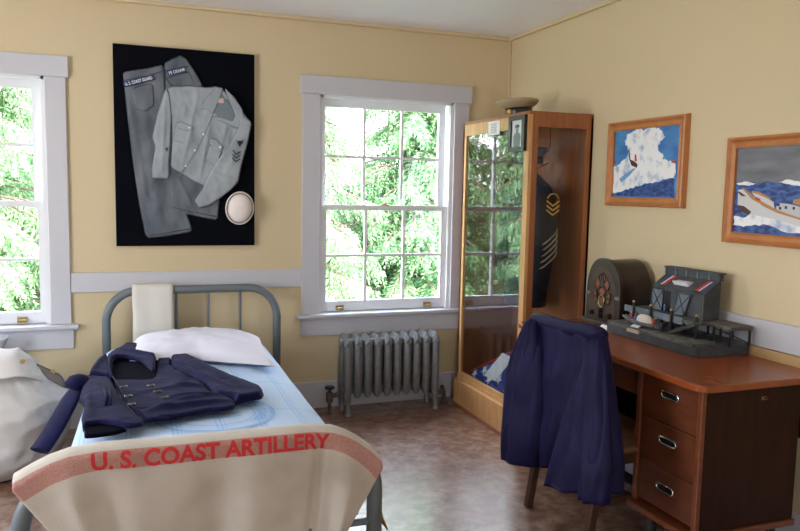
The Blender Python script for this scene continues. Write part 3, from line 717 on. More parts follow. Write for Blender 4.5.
# ------------------------------------------------------------------ display board and clothes pinned to it
BD = -.032
tag(MB().box(-.065, .789, BD, -.001, 1.151, 2.384).build('display_board', M_black, None), 'black fabric display board on the back wall above the bed', 'board')
def bp_(pts, sc=2.311, ox=100, oy=30): return [(at(ox+x/sc, oy+y/sc, y=BD).x, at(ox+x/sc, oy+y/sc, y=BD).z) for x, y in pts]
bq = lambda *p: bp_(p, 3.32, 170, 80)
def wm(off=0): return lambda u, v, h: Vector((u, BD-.002-off-h, v))
tr = thing('trousers', 'faded blue denim dungaree trousers pinned to the black board', 'trousers', (.2, BD, 1.2))
lg = bp_([(52, 97), (56, 130), (63, 200), (75, 300), (90, 400), (106, 482), (160, 476), (215, 466), (200, 420), (178, 345), (165, 300), (160, 200), (152, 150), (148, 80), (110, 88)])
panel(lg, wm(), .011, .010, .008, [((.10, 2.0), (.20, 1.25), .03, .010), (*bp_([(60, 140), (110, 400)]), .02, .008), (*bp_([(130, 200), (180, 400)]), .015, .008)], .008, (14, 7), 1).build('trouser_leg', M_denim, tr, smooth=True)
sg = bp_([(148, 78), (165, 67), (182, 60), (186, 59), (197, 65), (202, 70), (225, 105), (240, 135), (240, 300), (276, 390), (272, 440), (220, 430), (165, 418), (160, 330), (152, 150)])
panel(sg, wm(.004), .012, .010, .008, [((.36, 2.1), (.50, 1.3), .03, .008), (*bp_([(180, 340), (220, 425)]), .012, .008)], .008, (14, 7), 2).build('trouser_leg', M_denim, tr, smooth=True)
def ribbon(pts, w, m, name, par, off, hh=.002):
    mb = MB(); 
    mb.tube([Vector((p[0], BD-off, p[1])) for p in pts], w, 6); mb.build(name, m, par, smooth=True)
ribbon(bp_([(110, 475), (160, 468), (213, 458)]), .003, M_denimd, 'hem_stitch', tr, .016); ribbon(bp_([(168, 410), (220, 422), (271, 431)]), .003, M_denimd, 'hem_stitch', tr, .02)
ribbon(bp_([(54, 118), (100, 108), (148, 96), (205, 84)]), .0025, M_denimd, 'waistband_seam', tr, .02)
ribbon(bp_([(140, 84), (150, 110), (165, 130)]), .004, M_denimd, 'back_seam', tr, .021)
pk1 = bp_([(72, 135), (122, 122), (126, 175), (105, 190), (82, 182)]); panel(pk1, wm(.012), .006, .008, .01, amp=.001).build('pocket', M_denim, tr, smooth=True)
pk2 = bp_([(152, 112), (205, 95), (222, 130), (165, 132)]); panel(pk2, wm(.014), .006, .008, .01, amp=.001).build('pocket', M_denim, tr, smooth=True)
def tape(a, b, hgt, text, name):
    (xa, za), (xb, zb) = bp_([a, b], 8.857 if name == 1 else 16, 110 if name == 1 else 155, 50 if name == 1 else 55)
    d = Vector((xb-xa, zb-za)); Lg = d.length; d /= Lg; nn = Vector((-d.y, d.x))
    pts = [(xa+nn.x*s*hgt/2+d.x*e, za+nn.y*s*hgt/2+d.y*e) for s, e in ((-1, 0), (1, 0), (1, Lg), (-1, Lg))]
    o = MB().prism(pts, BD-.029, BD-.018, 'y').build('name_tape', mat('navy_tape', (.015, .03, .13), .8), tr)
    tm = text_mb(text, lambda x, y: (x, y, 0), 1, .02); x0 = min(v.x for v in tm.v); x1 = max(v.x for v in tm.v); y1 = max(v.y for v in tm.v)
    def f(v):
        s = .06*Lg+(v.x-x0)/(x1-x0)*Lg*.88; h = (v.y/y1-.5)*hgt*.62; return Vector((xa+d.x*s+nn.x*h, BD-.0300, za+d.y*s+nn.y*h))
    tm.v = [f(v) for v in tm.v]; tm.build('tape_letters', M_paper, o, recalc=False)
tape((118, 312), (388, 245), .030, 'U. S. COAST GUARD', 1)
tape((202, 305), (482, 235), .030, 'PE CKHAM', 2)
st = thing('work_shirt', 'pale grey-blue long sleeved work shirt pinned over the denim trousers', 'shirt', (.42, BD, 1.6))
body = bp_([(155, 132), (200, 130), (245, 134), (268, 131), (290, 145), (320, 180), (346, 212), (335, 260), (300, 300), (262, 325), (245, 362), (215, 350), (185, 330), (162, 318), (167, 250), (160, 180)])
panel(body, wm(.018), .012, .009, .008, [((.36, 2.0), (.42, 1.70), .03, .006), ((.52, 2.0), (.45, 1.65), .02, .006), (*bp_([(225, 150), (190, 310)]), .012, .007), (*bp_([(250, 230), (230, 340)]), .010, .006), (*bp_([(300, 200), (270, 290)]), .012, .006)], .009, (16, 9), 5).build('shirt_body', M_shirt, st, smooth=True)
sl = bp_([(152, 133), (160, 150), (166, 200), (163, 250), (160, 300), (160, 345), (120, 343), (119, 320), (128, 270), (120, 248), (132, 195), (148, 145)])
panel(sl, wm(.026), .013, .009, .010, [(*bp_([(150, 160), (142, 330)]), .010, .008)], .007, (16, 9), 6).build('sleeve', M_shirt, st, smooth=True)
sr2 = bp_([(322, 195), (349, 214), (340, 260), (325, 315), (318, 352), (300, 370), (255, 405), (228, 412), (217, 393), (236, 366), (250, 335), (270, 300), (300, 262), (318, 225)])
panel(sr2, wm(.030), .016, .009, .012, [(*bp_([(335, 225), (285, 340)]), .02, .006), (*bp_([(260, 330), (300, 345)]), .012, .008)], .007, (14, 10), 7).build('sleeve', M_shirt, st, smooth=True)
panel(bq((165, 35), (180, 60), (205, 85), (225, 130), (200, 150), (150, 118), (140, 110), (155, 75)), wm(.030), .006, .008, .01, amp=.001).build('neck_lining', M_shirtd, st, smooth=True)
panel(bq((155, 25), (175, 30), (165, 60), (152, 95), (140, 118), (130, 100), (95, 96), (125, 55)), wm(.034), .008, .006, .008, amp=.001).build('collar_leaf', M_shirt, st, smooth=True)
panel(bq((178, 27), (212, 60), (238, 100), (245, 140), (222, 165), (190, 150), (140, 128), (138, 120), (170, 125), (205, 138), (215, 120), (195, 75)), wm(.034), .008, .006, .008, amp=.001).build('collar_leaf', M_shirt, st, smooth=True)
panel(bq((155, 62), (177, 64), (176, 80), (153, 78)), wm(.039), .002, .008, .003, amp=0, smooth=0).build('neck_label', mat('pink_label', (.6, .42, .40), .8), st)
for q in (((18, 142), (38, 140), (80, 158), (70, 170), (44, 170), (20, 160)), ((130, 196), (148, 195), (177, 222), (170, 238), (145, 232), (130, 212))):
    panel(bq(*q), wm(.037), .005, .006, .006, amp=.0005).build('pocket_flap', M_shirt, st, smooth=True)
for q in (((18, 150), (66, 170), (52, 215), (8, 200)), ((132, 215), (172, 238), (150, 290), (118, 262))):
    panel(bq(*q), wm(.034), .0035, .008, .004, amp=.0005, smooth=0).build('pocket', M_shirt, st, smooth=True)
for q in ((108, 182), (80, 235), (50, 286), (62, 160), (163, 224)):
    (x, z), = bq(q); MB().lathe([(0, -.003), (.0065, -.003), (.0065, 0), (0, 0)], (x, BD-.046, z), 'y', 12).build('button', M_wbutton, st)
ribbon(bq((140, 118), (118, 170), (88, 228), (55, 282), (28, 320)), .0022, M_shirtd, 'placket_edge', st, .040)
def chev(c, w, h, th, y, m, par, nm='chevron', tilt=0, flip=1):
    x, z = c; ca, sa = math.cos(tilt), math.sin(tilt)
    P = [(-w/2, h*.5*flip), (0, -h*.5*flip), (w/2, h*.5*flip), (w/2, h*.5*flip-th*flip), (0, -h*.5*flip-th*flip), (-w/2, h*.5*flip-th*flip)]
    P = [(x+a*ca-b*sa, z+a*sa+b*ca) for a, b in P]
    MB().prism(P[:2]+P[4:], y-.002, y, 'y').add([], []).build(nm, m, par); MB().prism(P[1:5], y-.002, y, 'y').build(nm, m, par)
for q in ((217, 240), (216, 252), (215, 264)):
    chev(bq(q)[0], .052, .022, .009, BD-.057, M_blackp, st, tilt=-.08)
eg = bq((220, 210), (215, 200), (222, 205), (228, 202), (234, 205), (241, 198), (237, 212), (231, 217), (228, 226), (224, 217))
MB().prism(eg, BD-.058, BD-.056, 'y').build('eagle_mark', M_blackp, st)
eg = bp_([(149, 274), (157, 272), (154, 283)]); MB().prism(eg, BD-.053, BD-.050, 'y').build('cuff_mark', M_blackp, st)
# sailor cap
(cxh, czh), = bq((229, 425)); hp = thing('sailor_hat', 'round white sailor cap with turned up brim pinned at lower right of the board', 'cap', (cxh, BD, czh-.1))
Mx = Matrix.Translation((cxh, BD-.002, czh)) @ Matrix.Rotation(.15, 4, 'Y') @ Matrix.Diagonal((.088, 1, .104, 1))
MB().lathe([(.0, -.090), (.35, -.088), (.62, -.082), (.82, -.066), (.90, -.035), (.90, 0)], (0, 0, 0), 'y', 40).xf(Mx).build('crown', M_white, hp, smooth=True)
MB().lathe([(.90, -.002), (.99, -.006), (1.04, -.025), (1.03, -.048), (.99, -.054), (.96, -.04), (.92, -.012), (.90, -.002)], (0, 0, 0), 'y', 40).xf(Mx).build('brim', M_white, hp, smooth=True)
for k in range(6):
    a = PI*k/6; MB().tube([Mx @ Vector((.8*t*math.cos(a), -.0865+.02*abs(t)**3, .8*t*math.sin(a))) for t in (-1, -.8, -.5, 0, .5, .8, 1)], .0009, 5).build('crown_seam', M_towel, hp)
# ------------------------------------------------------------------ display cabinet
CX0, CX1, CY0, CY1, CH = 2.225, 2.667, -1.08, -.18, 2.012
cb = thing('display_cabinet', 'tall oak display cabinet with glass sides in the corner of the room', 'cabinet', (2.44, -.62, 0))
MB().box(CX0-.03, CX1, CY0-.03, CY1, 0, .19).build('plinth', M_oak, cb, bevel=.004)
MB().box(CX0-.036, CX1, CY0-.036, CY1, 0, .022).build('shoe_moulding', M_oak_shaded, cb, bevel=.004)
MB().box(CX0-.004, CX1, CY0-.004, CY1, .19, .215).build('base_deck', M_oak, cb, bevel=.003)
MB().box(CX0, CX1, CY0, CY1, CH-.02, CH).build('top_panel', M_oak_shaded, cb)
MB().box(CX0, CX1, CY1-.015, CY1, .215, CH-.02).build('end_panel', M_oak_shaded, cb)
MB().box(CX1-.015, CX1, CY0, CY1-.015, .215, CH-.02).build('back_panel', M_oak_shaded, cb)
f = MB()
f.box(CX0, CX0+.022, CY1-.045, CY1, .215, CH-.02); f.box(CX0, CX0+.022, CY0, CY0+.055, .215, CH-.02)
f.box(CX0, CX0+.022, CY0+.055, CY1-.045, CH-.095, CH-.02); f.box(CX0, CX0+.022, CY0+.055, CY1-.045, .215, .245)
sd = f.build('side_frame', M_oak, cb)
MB().box(CX0+.008, CX0+.013, CY0+.05, CY1-.04, .24, CH-.09).build('glass_pane', M_cabglass, sd)
f = MB()
f.box(CX0+.022, CX0+.06, CY0, CY0+.022, .215, CH-.02); f.box(CX1-.045, CX1, CY0, CY0+.022, .215, CH-.02)
f.box(CX0+.06, CX1-.045, CY0, CY0+.022, CH-.09, CH-.02); f.box(CX0+.06, CX1-.045, CY0, CY0+.022, .215, .26)
fd = f.build('front_frame', M_oak_shaded, cb)
MB().box(CX0+.055, CX1-.04, CY0+.008, CY0+.013, .255, CH-.085).build('glass_pane', M_cabglass2, fd)
# things on and in it
ph = thing('picture_frame', 'small black frame with a photograph of a person in uniform, hung on the cabinet side', 'picture', (CX0-.01, -.955, 1.78))
PX = CX0-.022
f = MB(); f.box(PX, CX0-.001, -1.055, -.86, 1.965, 1.992); f.box(PX, CX0-.001, -1.055, -.86, 1.778, 1.805); f.box(PX, CX0-.001, -1.055, -1.02, 1.805, 1.965); f.box(PX, CX0-.001, -.892, -.86, 1.805, 1.965)
f.build('frame', M_blackp, ph, bevel=.002)
MB().box(PX+.010, PX+.012, -1.02, -.892, 1.805, 1.965).build('photograph', mat('photo_paper', (.62, .64, .66), .4), ph)
fg = MB(); yc = -.955
def fl2(pts, d=.0005): fg.prism([(yc+a, 1.805+b_) for a, b_ in pts], PX+.010-d, PX+.0102, 'x')
fl2([(-.035, 0), (-.045, .06), (-.028, .085), (.028, .085), (.045, .06), (.036, 0)]); fl2([(-.013, .085), (-.018, .11), (0, .122), (.018, .11), (.013, .085)])
fg.build('portrait', mat('photo_grey', (.16, .20, .20), .5), ph)
fg = MB(); fl2([(-.024, .115), (-.026, .128), (0, .137), (.026, .128), (.024, .115)], .0008); fg.build('portrait_cap', M_blackp, ph)
cd = MB().box(CX0-.003, CX0-.0005, -.715, -.56, 1.898, 1.985); cdo = cd.build('paper_card', M_paper, None); tag(cdo, 'white printed card taped to the top rail of the cabinet', 'card')
lt = MB()
for k in range(6):
    a = .02+.01*(k % 2); lt.box(CX0-.0036, CX0-.003, -.70+a, -.58-a*.4, 1.97-.011*k-.004, 1.97-.011*k)
o = lt.build('print_lines', mat('print_grey', (.3, .3, .32), .8), cdo); 
# service cap on top
cp = thing('service_cap', 'khaki peaked cap with black visor resting on top of the oak cabinet', 'cap', (2.39, -.66, CH))
T = Matrix.Translation((2.39, -.66, CH+.018)) @ Matrix.Rotation(math.radians(-12), 4, 'Y') @ Matrix.Rotation(math.radians(200), 4, 'Z')
MB().lathe([(.075, 0), (.086, .002), (.088, .042), (.086, .046), (.07, .046)], (0, 0, 0), n=32).xf(T).build('band', M_blackp, cp, smooth='auto')
rws = []
for (rr, h) in [(.086, .042), (.100, .050), (.125, .066), (.138, .082), (.136, .092), (.11, .098), (.06, .10), (.0, .10)]:
    rws.append([T @ Vector((rr*math.cos(q)*1.02, rr*math.sin(q)*.96, h+.022*math.cos(q)*(rr/.13))) for q in [2*PI*k/32 for k in range(32)]])
MB().grid(rws, wrap=True).build('crown', M_khaki, cp, smooth=True)
rws = []
for j in range(5):
    u = j/4; rws.append([T @ Vector(((.086+.055*u*math.cos(a*1.25))*math.cos(a), (.086+.055*u*math.cos(a*1.25))*math.sin(a), .004-.030*u*math.cos(a)+.0*u)) for a in [math.radians(-62+124*k/16) for k in range(17)]])
MB().grid(rws).build('visor', M_blackp, cp, smooth=True, solid=.003)
MB().lathe([(.0, 0), (.016, .002), (.012, .008), (0, .010)], (0, 0, 0), 'x', 14).xf(T @ Matrix.Translation((.088, 0, .034))).build('emblem', M_gold, cp)
# uniform inside on a form
un = thing('dress_uniform', 'dark dress uniform jacket with gold rank chevrons inside the cabinet', 'uniform', (2.46, -.72, .22))
MB().tube([(2.455, -.70, 1.66), (2.52, -.70, 1.695), (2.60, -.70, 1.73), (2.605, -.70, 1.80), (2.605, -.70, CH-.021)], .003, 8).build('hanger_hook', M_blackp, un, smooth='auto')
UC = Vector((2.455, -.70, 0)); rws = []
for (z, rx, ry) in [(.80, .125, .17), (.88, .128, .175), (1.0, .118, .17), (1.15, .108, .155), (1.28, .112, .16), (1.42, .12, .18), (1.52, .115, .195), (1.585, .10, .18), (1.63, .07, .11), (1.655, .05, .065), (1.70, .045, .055)]:
    rws.append([UC+Vector((rx*math.cos(q)*(1+.03*math.sin(5*q+z*4)), ry*math.sin(q)*(1+.02*math.sin(7*q)), z)) for q in [2*PI*k/36 for k in range(36)]])
MB().grid(rws, wrap=True, cap=True).build('jacket_body', M_unif, un, smooth=True)
for s in (-1, 1):
    pts = [Vector((2.455, -.70+s*.165, 1.575)), Vector((2.452, -.70+s*.205, 1.50)), Vector((2.45, -.70+s*.225, 1.35)), Vector((2.44, -.70+s*.23, 1.18)), Vector((2.43, -.70+s*.225, 1.02)), Vector((2.42, -.70+s*.215, .93))]
    MB().tube(pts, [.045, .070, .078, .074, .066, .062], 18, flat=1.0).build('sleeve', M_unif, un, smooth=True)
    yy = -.70+s*.23
    if s < 0:
        for k in range(3): chev((2.455, 1.475-.028*k), .090, .030, .011, yy-.070, M_gold, un)
        o = MB(); o.tube([(2.455-.040, yy-.070, 1.50), (2.455-.025, yy-.072, 1.522), (2.455, yy-.072, 1.53), (2.455+.025, yy-.072, 1.522), (2.455+.040, yy-.070, 1.50)], .004, 6); o.build('chevron_rocker', M_gold, un)
        for k in range(5): MB().tube([(2.388, yy-.040, 1.06+.036*k), (2.41, yy-.068, 1.08+.036*k), (2.45, yy-.077, 1.115+.036*k), (2.49, yy-.070, 1.15+.036*k), (2.51, yy-.045, 1.17+.036*k)], .0045, 6).build('service_stripe', M_silver, un)
MB().lathe([(.045, 0), (.05, .01), (.0, .012)], UC+Vector((0, 0, 1.69)), n=20).build('neck_form', M_unif, un)
cap2 = thing('sailor_hat', 'dark flat sailor hat with greyish top above the uniform in the cabinet', 'cap', (2.455, -.70, 1.712))
MB().lathe([(.0, .115), (.10, .112), (.118, .10), (.115, .085), (.085, .055), (.083, .0), (.0, 0)], (2.455, -.70, 1.713), n=32).build('crown', mat('faded_hat_top', (.10, .11, .12), .7), cap2, smooth='auto')
MB().lathe([(.084, .002), (.087, .004), (.087, .046), (.084, .05)], (2.455, -.70, 1.713), n=32).build('hat_band', M_blackp, cap2, smooth='auto')
# folded flag in a triangular case
fb = thing('folded_flag', 'blue folded flag with white stars standing in a triangle on the cabinet floor', 'flag', (2.36, -.55, .2155))
A, B2, C2 = (-.215, .235), (-.90, .235), (-.86, .60)
tri = [(-.235, .222), (-1.0, .222), (-.93, .63)]
def tl(p, h): return Vector((2.262+.16*((p[1]-.22)/.4)+h, p[0], p[1]))
MB().add([tl(p, 0) for p in tri]+[tl(p, .10) for p in tri], [(0, 1, 2), (5, 4, 3), (0, 3, 4, 1), (1, 4, 5, 2), (2, 5, 3, 0)]).build('flag_cloth', mat('flag_blue', (.02, .04, .30), .8, bump=.2, bscale=80), fb, bevel=.012)
def star(c, R, m=None):
    P = []
    for k in range(10):
        a = PI/2+PI*k/5+.3; r_ = R if k % 2 == 0 else R*.4; P.append(tl((c[0]+r_*math.cos(a), c[1]+r_*math.sin(a)), -.004))
    P.append(tl(c, -.006)); return MB().add(P, [(k, (k+1) % 10, 10) for k in range(10)])
for c in ((-.36, .265), (-.47, .31), (-.57, .27), (-.60, .365), (-.71, .42), (-.69, .30), (-.82, .27), (-.83, .36), (-.80, .49), (-.92, .42), (-.93, .30)):
    star(c, .042).build('star', M_paper, fb, recalc=False)
MB().tube([tl(p, -.003) for p in ((-.24, .228), (-.58, .41), (-.93, .598))], .007, 8).build('red_piping', M_red, fb, smooth=True)
MB().add([tl(p, -.009) for p in ((-.50, .28), (-.66, .28), (-.77, .455), (-.62, .46))], [(0, 1, 2, 3)]).build('label_card', M_paper, fb, solid=.002)
# ------------------------------------------------------------------ desk
DZ = .82; DX0 = 2.0; DY0, DY1 = -2.80, -1.385
dk = thing('desk', 'reddish brown wooden pedestal desk with rounded top against the right wall', 'desk', (2.33, -2.09, 0))
def rrect(x0, x1, y0, y1, r, cs):
    P = []
    for (cx, cy, a0, on) in ((x0+r, y0+r, PI, cs[0]), (x1-r, y0+r, 1.5*PI, cs[1]), (x1-r, y1-r, 0, cs[2]), (x0+r, y1-r, .5*PI, cs[3])):
        if on: P += [(cx+r*math.cos(a0+PI/2*k/6), cy+r*math.sin(a0+PI/2*k/6)) for k in range(7)]
        else: P.append((cx+(r if math.cos(a0+PI/4) > 0 else -r), cy+(r if math.sin(a0+PI/4) > 0 else -r)))
    return P
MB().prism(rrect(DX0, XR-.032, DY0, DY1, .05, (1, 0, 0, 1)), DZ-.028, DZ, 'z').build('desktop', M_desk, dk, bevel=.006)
PXF = 2.045
PXB = 2.54
def pedestal(y0, y1, full):
    zb = .222
    for yy in (y0, y1-.022): MB().box(PXF+.012, PXB, yy, yy+.022, zb, DZ-.029).build('side_panel', M_desk_shaded, dk, bevel=.002)
    m = MB(); m.box(PXB-.02, PXB, y0+.023, y1-.023, zb, DZ-.029); m.build('rear_panel', M_desk_shaded, dk)
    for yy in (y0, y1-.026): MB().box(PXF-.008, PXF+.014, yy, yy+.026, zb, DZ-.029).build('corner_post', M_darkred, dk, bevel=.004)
    MB().box(PXF-.035, PXB+.005, y0-.012, y1+.012, .194, .221).build('plinth_moulding', M_darkred, dk, bevel=.005)
    for xx in (PXF+.07, PXB-.06):
        for yy in (y0+.05, y1-.05): MB().cyl((xx, yy, 0), (xx, yy, .194), .016, 12, .022).build('foot', M_blackp, dk, smooth='auto')
    zs = [.236, .412, .602, .788]; hz = [.335, .532, .724]
    for k in range(3):
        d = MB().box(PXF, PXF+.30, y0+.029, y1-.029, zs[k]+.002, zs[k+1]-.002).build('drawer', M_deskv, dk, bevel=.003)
        zc = hz[k]; yc = (y0+y1)/2-.008
        lp = [(PXF-.004, yc+s*.036+.013*math.cos(a), zc+.0135*math.sin(a)) for s, a0 in ((1, -PI/2), (-1, PI/2)) for a in [a0+PI*j/8 for j in range(9)]]
        MB().tube(lp, .0042, 8, closed=True).build('handle', M_chrome, d, smooth=True)
        MB().prism([(p[1], p[2]) for p in lp], PXF-.0025, PXF-.0005, 'x').build('handle_recess', M_blackp, d)
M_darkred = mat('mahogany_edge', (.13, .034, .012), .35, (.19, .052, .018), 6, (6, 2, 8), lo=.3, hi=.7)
MB().box(PXB+.03, PXB+.045, -2.76, -1.43, .55, DZ-.029).build('back_rail', M_desk_shaded, dk)
pedestal(-2.765, -2.385, 1); pedestal(-1.80, -1.42, 1)
MB().box(PXF+.02, PXF+.04, -2.385, -1.80, .665, DZ-.029).build('centre_drawer_front', M_deskv, dk, bevel=.003)
MB().box(XR-.20, XR-.18, -2.385, -1.80, .15, DZ-.029).build('modesty_panel', M_desk_shaded, dk)
tm = text_mb('BC-', lambda x, y: Vector((2.345+x, -2.7665, .735+y)), .022, 0); tm.build('ink_mark', mat('pale_mark', (.35, .25, .18), .8), dk, recalc=False)
MB().box(2.24, 2.455, -2.384, -1.80, .148, .163).build('kneehole_shelf', M_desk_shaded, dk)
tag(MB().box(2.30, 2.44, -2.08, -1.90, .1635, .285).build('paper_box', mat('pale_box_card', (.65, .68, .78), .7), None, bevel=.004), 'pale grey box on the low shelf inside the desk kneehole', 'box')
# ------------------------------------------------------------------ chair with a jacket over it
ch = thing('desk_chair', 'dark brown wooden chair drawn up to the desk with its back to the room', 'chair', (1.97, -2.14, 0))
YA, YB = -1.90, -2.38
for y in (YA, YB):
    MB().prism([(1.80, 0), (1.835, 0), (1.90, .43), (1.835, .905), (1.80, .905), (1.862, .43)], y-.017, y+.017, 'y').build('leg', M_darkwood, ch, bevel=.004)
    MB().prism([(2.235, 0), (2.265, 0), (2.26, .425), (2.22, .425)], y-.017, y+.017, 'y').build('leg', M_darkwood, ch, bevel=.004)
    MB().box(1.85, 2.25, y-.009, y+.009, .20, .23).build('stretcher', M_darkwood, ch, bevel=.003)
    MB().box(1.88, 2.24, y-.010, y+.010, .375, .425).build('seat_rail', M_darkwood, ch, bevel=.003)
MB().box(2.04, 2.06, YB+.01, YA-.01, .205, .225).build('stretcher', M_darkwood, ch, bevel=.003)
MB().prism(rrect(1.865, 2.285, YB-.028, YA+.028, .04, (1, 1, 1, 1)), .427, .452, 'z').build('seat', mat('chair_seat_wood', (.16, .07, .03), .35, (.22, .10, .045), 6, (2, 8, 2)), ch, bevel=.008)
for z, h in ((.84, .06), (.70, .04), (.58, .04)):
    x = 1.818+(.90-z)*.11; pr4 = [(x+.018*math.sin(PI*k/10)*-1, YB+.015+(YA-YB-.03)*k/10) for k in range(11)]
    MB().prism(pr4+[(a+.016, b_) for a, b_ in pr4[::-1]], z, z+h, 'z').build('back_slat', M_darkwood, ch)
jk = thing('jacket', 'dark navy cotton jacket hanging over the back of the desk chair', 'jacket', (1.81, -2.1, .25))
def q3(*p): return [(500+x/3.125, 310+y/3.125) for x, y in p]
def q4(*p): return [(550+x/2.655, 320+y/2.655) for x, y in p]
def lobe(name, Lp, Rp, x0, x1, dep, folds, m=M_navyj, n=64, nr=40, seed=0, topround=0, bx_=0):
    """hanging cloth: left and right silhouettes (photo) on the plane from x0 (top) to x1 (bottom)"""
    def samp(P, t):
        L = [0]
        for a, b_ in zip(P, P[1:]): L.append(L[-1]+math.dist(a, b_))
        s = t*L[-1]; k = max(i for i in range(len(P)-1) if L[i] <= s+1e-9); u = (s-L[k])/(L[k+1]-L[k]+1e-9)
        return P[k][0]+(P[k+1][0]-P[k][0])*u, P[k][1]+(P[k+1][1]-P[k][1])*u
    rows = []
    for i in range(nr+1):
        t = i/nr; xp = x0+(x1-x0)*t
        a = at(*samp(Lp, t), x=xp); b_ = at(*samp(Rp, t), x=xp); mid = (a+b_)/2; hw = (a-b_)/2; row = []
        d = dep[0]+(dep[1]-dep[0])*t
        if topround: d *= min(1, .25+math.sqrt(t/topround)) if t < topround else 1
        for k in range(n):
            q = 2*PI*k/n; c, s_ = math.cos(q), math.sin(q)
            ds = 0
            for (ph_, fr_, am, grow) in folds: ds += am*(1-grow+grow*t)*math.sin(fr_*c*1.6+ph_+t*1.3)
            ds += .014*fnoise(c*2.5+seed, t*4, s_)+.002*fnoise(c*7+t*3, t*9, seed)-.022*abs(fnoise(c*1.9-t*1.2, t*1.1, seed+9))
            row.append(mid+hw*c*(1+.01*math.sin(t*14+seed))+Vector((-(d*s_*(1 if s_ > 0 else .55)) - ds*max(0, s_)**.5 if s_ > 0 else d*.55*-s_, 0, 0)))
        rows.append(row)
    return MB().grid(rows, wrap=True, cap=True).build(name, m, jk, smooth=True)
lobe('back_panel', q3((105, 18), (118, 60), (125, 150), (124, 300), (121, 420), (118, 480)), [(601, 332), (600, 350), (592, 385), (584, 420), (577, 445), (572, 470)], 1.80, 1.79, (.035, .05), [(0, 4, .008, .8), (1, 7, .006, .9)], seed=1, topround=.06)
lobe('front_panel', q3((100, 22), (75, 70), (50, 130), (35, 200), (27, 290), (28, 380), (32, 452)), q3((124, 40), (135, 120), (138, 250), (135, 400), (126, 490)), 1.79, 1.765, (.05, .10), [(2, 5, .010, .8)], seed=3, topround=.06)
lobe('sleeve', q3((102, 30), (86, 85), (72, 130), (60, 200), (48, 300), (36, 390), (33, 450)), q3((112, 30), (118, 100), (112, 180), (92, 280), (80, 380), (84, 470)), 1.77, 1.735, (.03, .055), [(1, 4, .006, .8)], seed=6, topround=.08)
lobe('front_panel', q4((128, 34), (108, 70), (90, 140), (75, 190), (50, 280), (28, 370), (12, 428)), q4((142, 40), (158, 110), (172, 210), (184, 300), (192, 390), (190, 462)), 1.785, 1.755, (.06, .13), [(1, 5, .010, .8), (3, 8, .005, .8)], seed=4, topround=.06)
lobe('sleeve', q4((134, 38), (118, 80), (90, 150), (78, 200), (76, 290), (84, 370), (98, 468)), q4((142, 42), (152, 120), (156, 200), (160, 300), (166, 400), (154, 492)), 1.77, 1.70, (.035, .065), [(1, 4, .008, .8)], seed=5, topround=.06)
# yoke roll along the top of the back
tp = [at(x, y, x=1.80) for x, y in ((532, 319), (537, 318), (545, 321), (558, 326), (575, 329.5), (590, 331.5), (601, 334), (605, 338))]
MB().tube(tp, [.022, .030, .034, .034, .034, .034, .032, .024], 16).build('collar_roll', M_navyj, jk, smooth=True, sub=1)
# ------------------------------------------------------------------ cathedral radio
RX, RY0, RY1 = 2.42, -1.735, -1.435
ra = thing('cathedral_radio', 'dark walnut arched-top table radio at the far end of the desk', 'radio', (2.52, -1.58, DZ))
def cath(w, h, n=14, z0=0):
    P = [(-w/2, z0), (w/2, z0), (w/2, z0+h*.42)]
    for k in range(1, n):
        a = PI/2*k/n; P.append((w/2*math.cos(a)**.8, z0+h*.42+h*.58*math.sin(a)**.95))
    P.append((0, z0+h))
    for k in range(n-1, 0, -1):
        a = PI/2*k/n; P.append((-w/2*math.cos(a)**.8, z0+h*.42+h*.58*math.sin(a)**.95))
    P.append((-w/2, z0+h*.42)); return P
yc = (RY0+RY1)/2
MB().prism([(yc+a, DZ+.022+b_) for a, b_ in cath(.285, .335)], RX+.012, 2.63, 'x').build('radio_case', M_radio, ra, bevel=.004, smooth='auto')
MB().prism([(yc+a, DZ+.022+b_) for a, b_ in cath(.30, .345)], RX+.002, RX+.022, 'x').build('front_arch', mat('walnut_trim', (.032, .018, .012), .3), ra, bevel=.004)
MB().box(RX-.018, 2.635, yc-.165, yc+.165, DZ, DZ+.022).build('radio_base', M_radio, ra, bevel=.005)
MB().prism([(yc+a, DZ+.045+b_) for a, b_ in cath(.225, .275)], RX-.001, RX+.003, 'x').build('front_panel', mat('walnut_burl', (.04, .021, .015), .35, (.062, .033, .023), 12), ra, bevel=.002)
M_cloth = mat('speaker_cloth', (.22, .075, .035), .9)
def petal(cy, cz, r, m, d, nm):
    MB().lathe([(0, -d), (r, -d), (r, 0), (0, 0)], (RX, cy, cz), 'x', 20).build(nm, m, ra)
zc = DZ+.215
for (a, b_) in ((0, .042), (0, -.028), (.034, .008), (-.034, .008)): petal(yc+a, zc+b_, .027, M_cloth, .0025, 'grille_cloth')
for (a, b_) in ((.060, -.050), (-.060, -.050), (.055, -.075), (-.055, -.075)): petal(yc+a, zc+b_, .017, M_cloth, .0025, 'grille_cloth')
fret = MB()
for (a, b_, r) in ((0, .042, .029), (0, -.028, .029), (.034, .008, .029), (-.034, .008, .029), (.060, -.050, .018), (-.060, -.050, .018), (.055, -.075, .018), (-.055, -.075, .018)):
    fret.tube([(RX-.004, yc+a+r*math.cos(2*PI*k/24), zc+b_+r*math.sin(2*PI*k/24)) for k in range(24)], .004, 8, closed=True)
for k in (-1, 1): fret.tube([(RX-.005, yc+k*.028, zc-.095), (RX-.005, yc+k*.045, zc-.03), (RX-.005, yc+k*.012, zc+.012), (RX-.005, yc+k*.004, zc+.07)], .004, 8)
fret.build('grille_fretwork', M_radio, ra, smooth=True)
MB().lathe([(0, -.004), (.022, -.004), (.024, 0), (0, 0)], (RX, yc, zc-.085), 'x', 24).build('tuning_dial', mat('amber_dial', (.10, .06, .03), .15), ra)
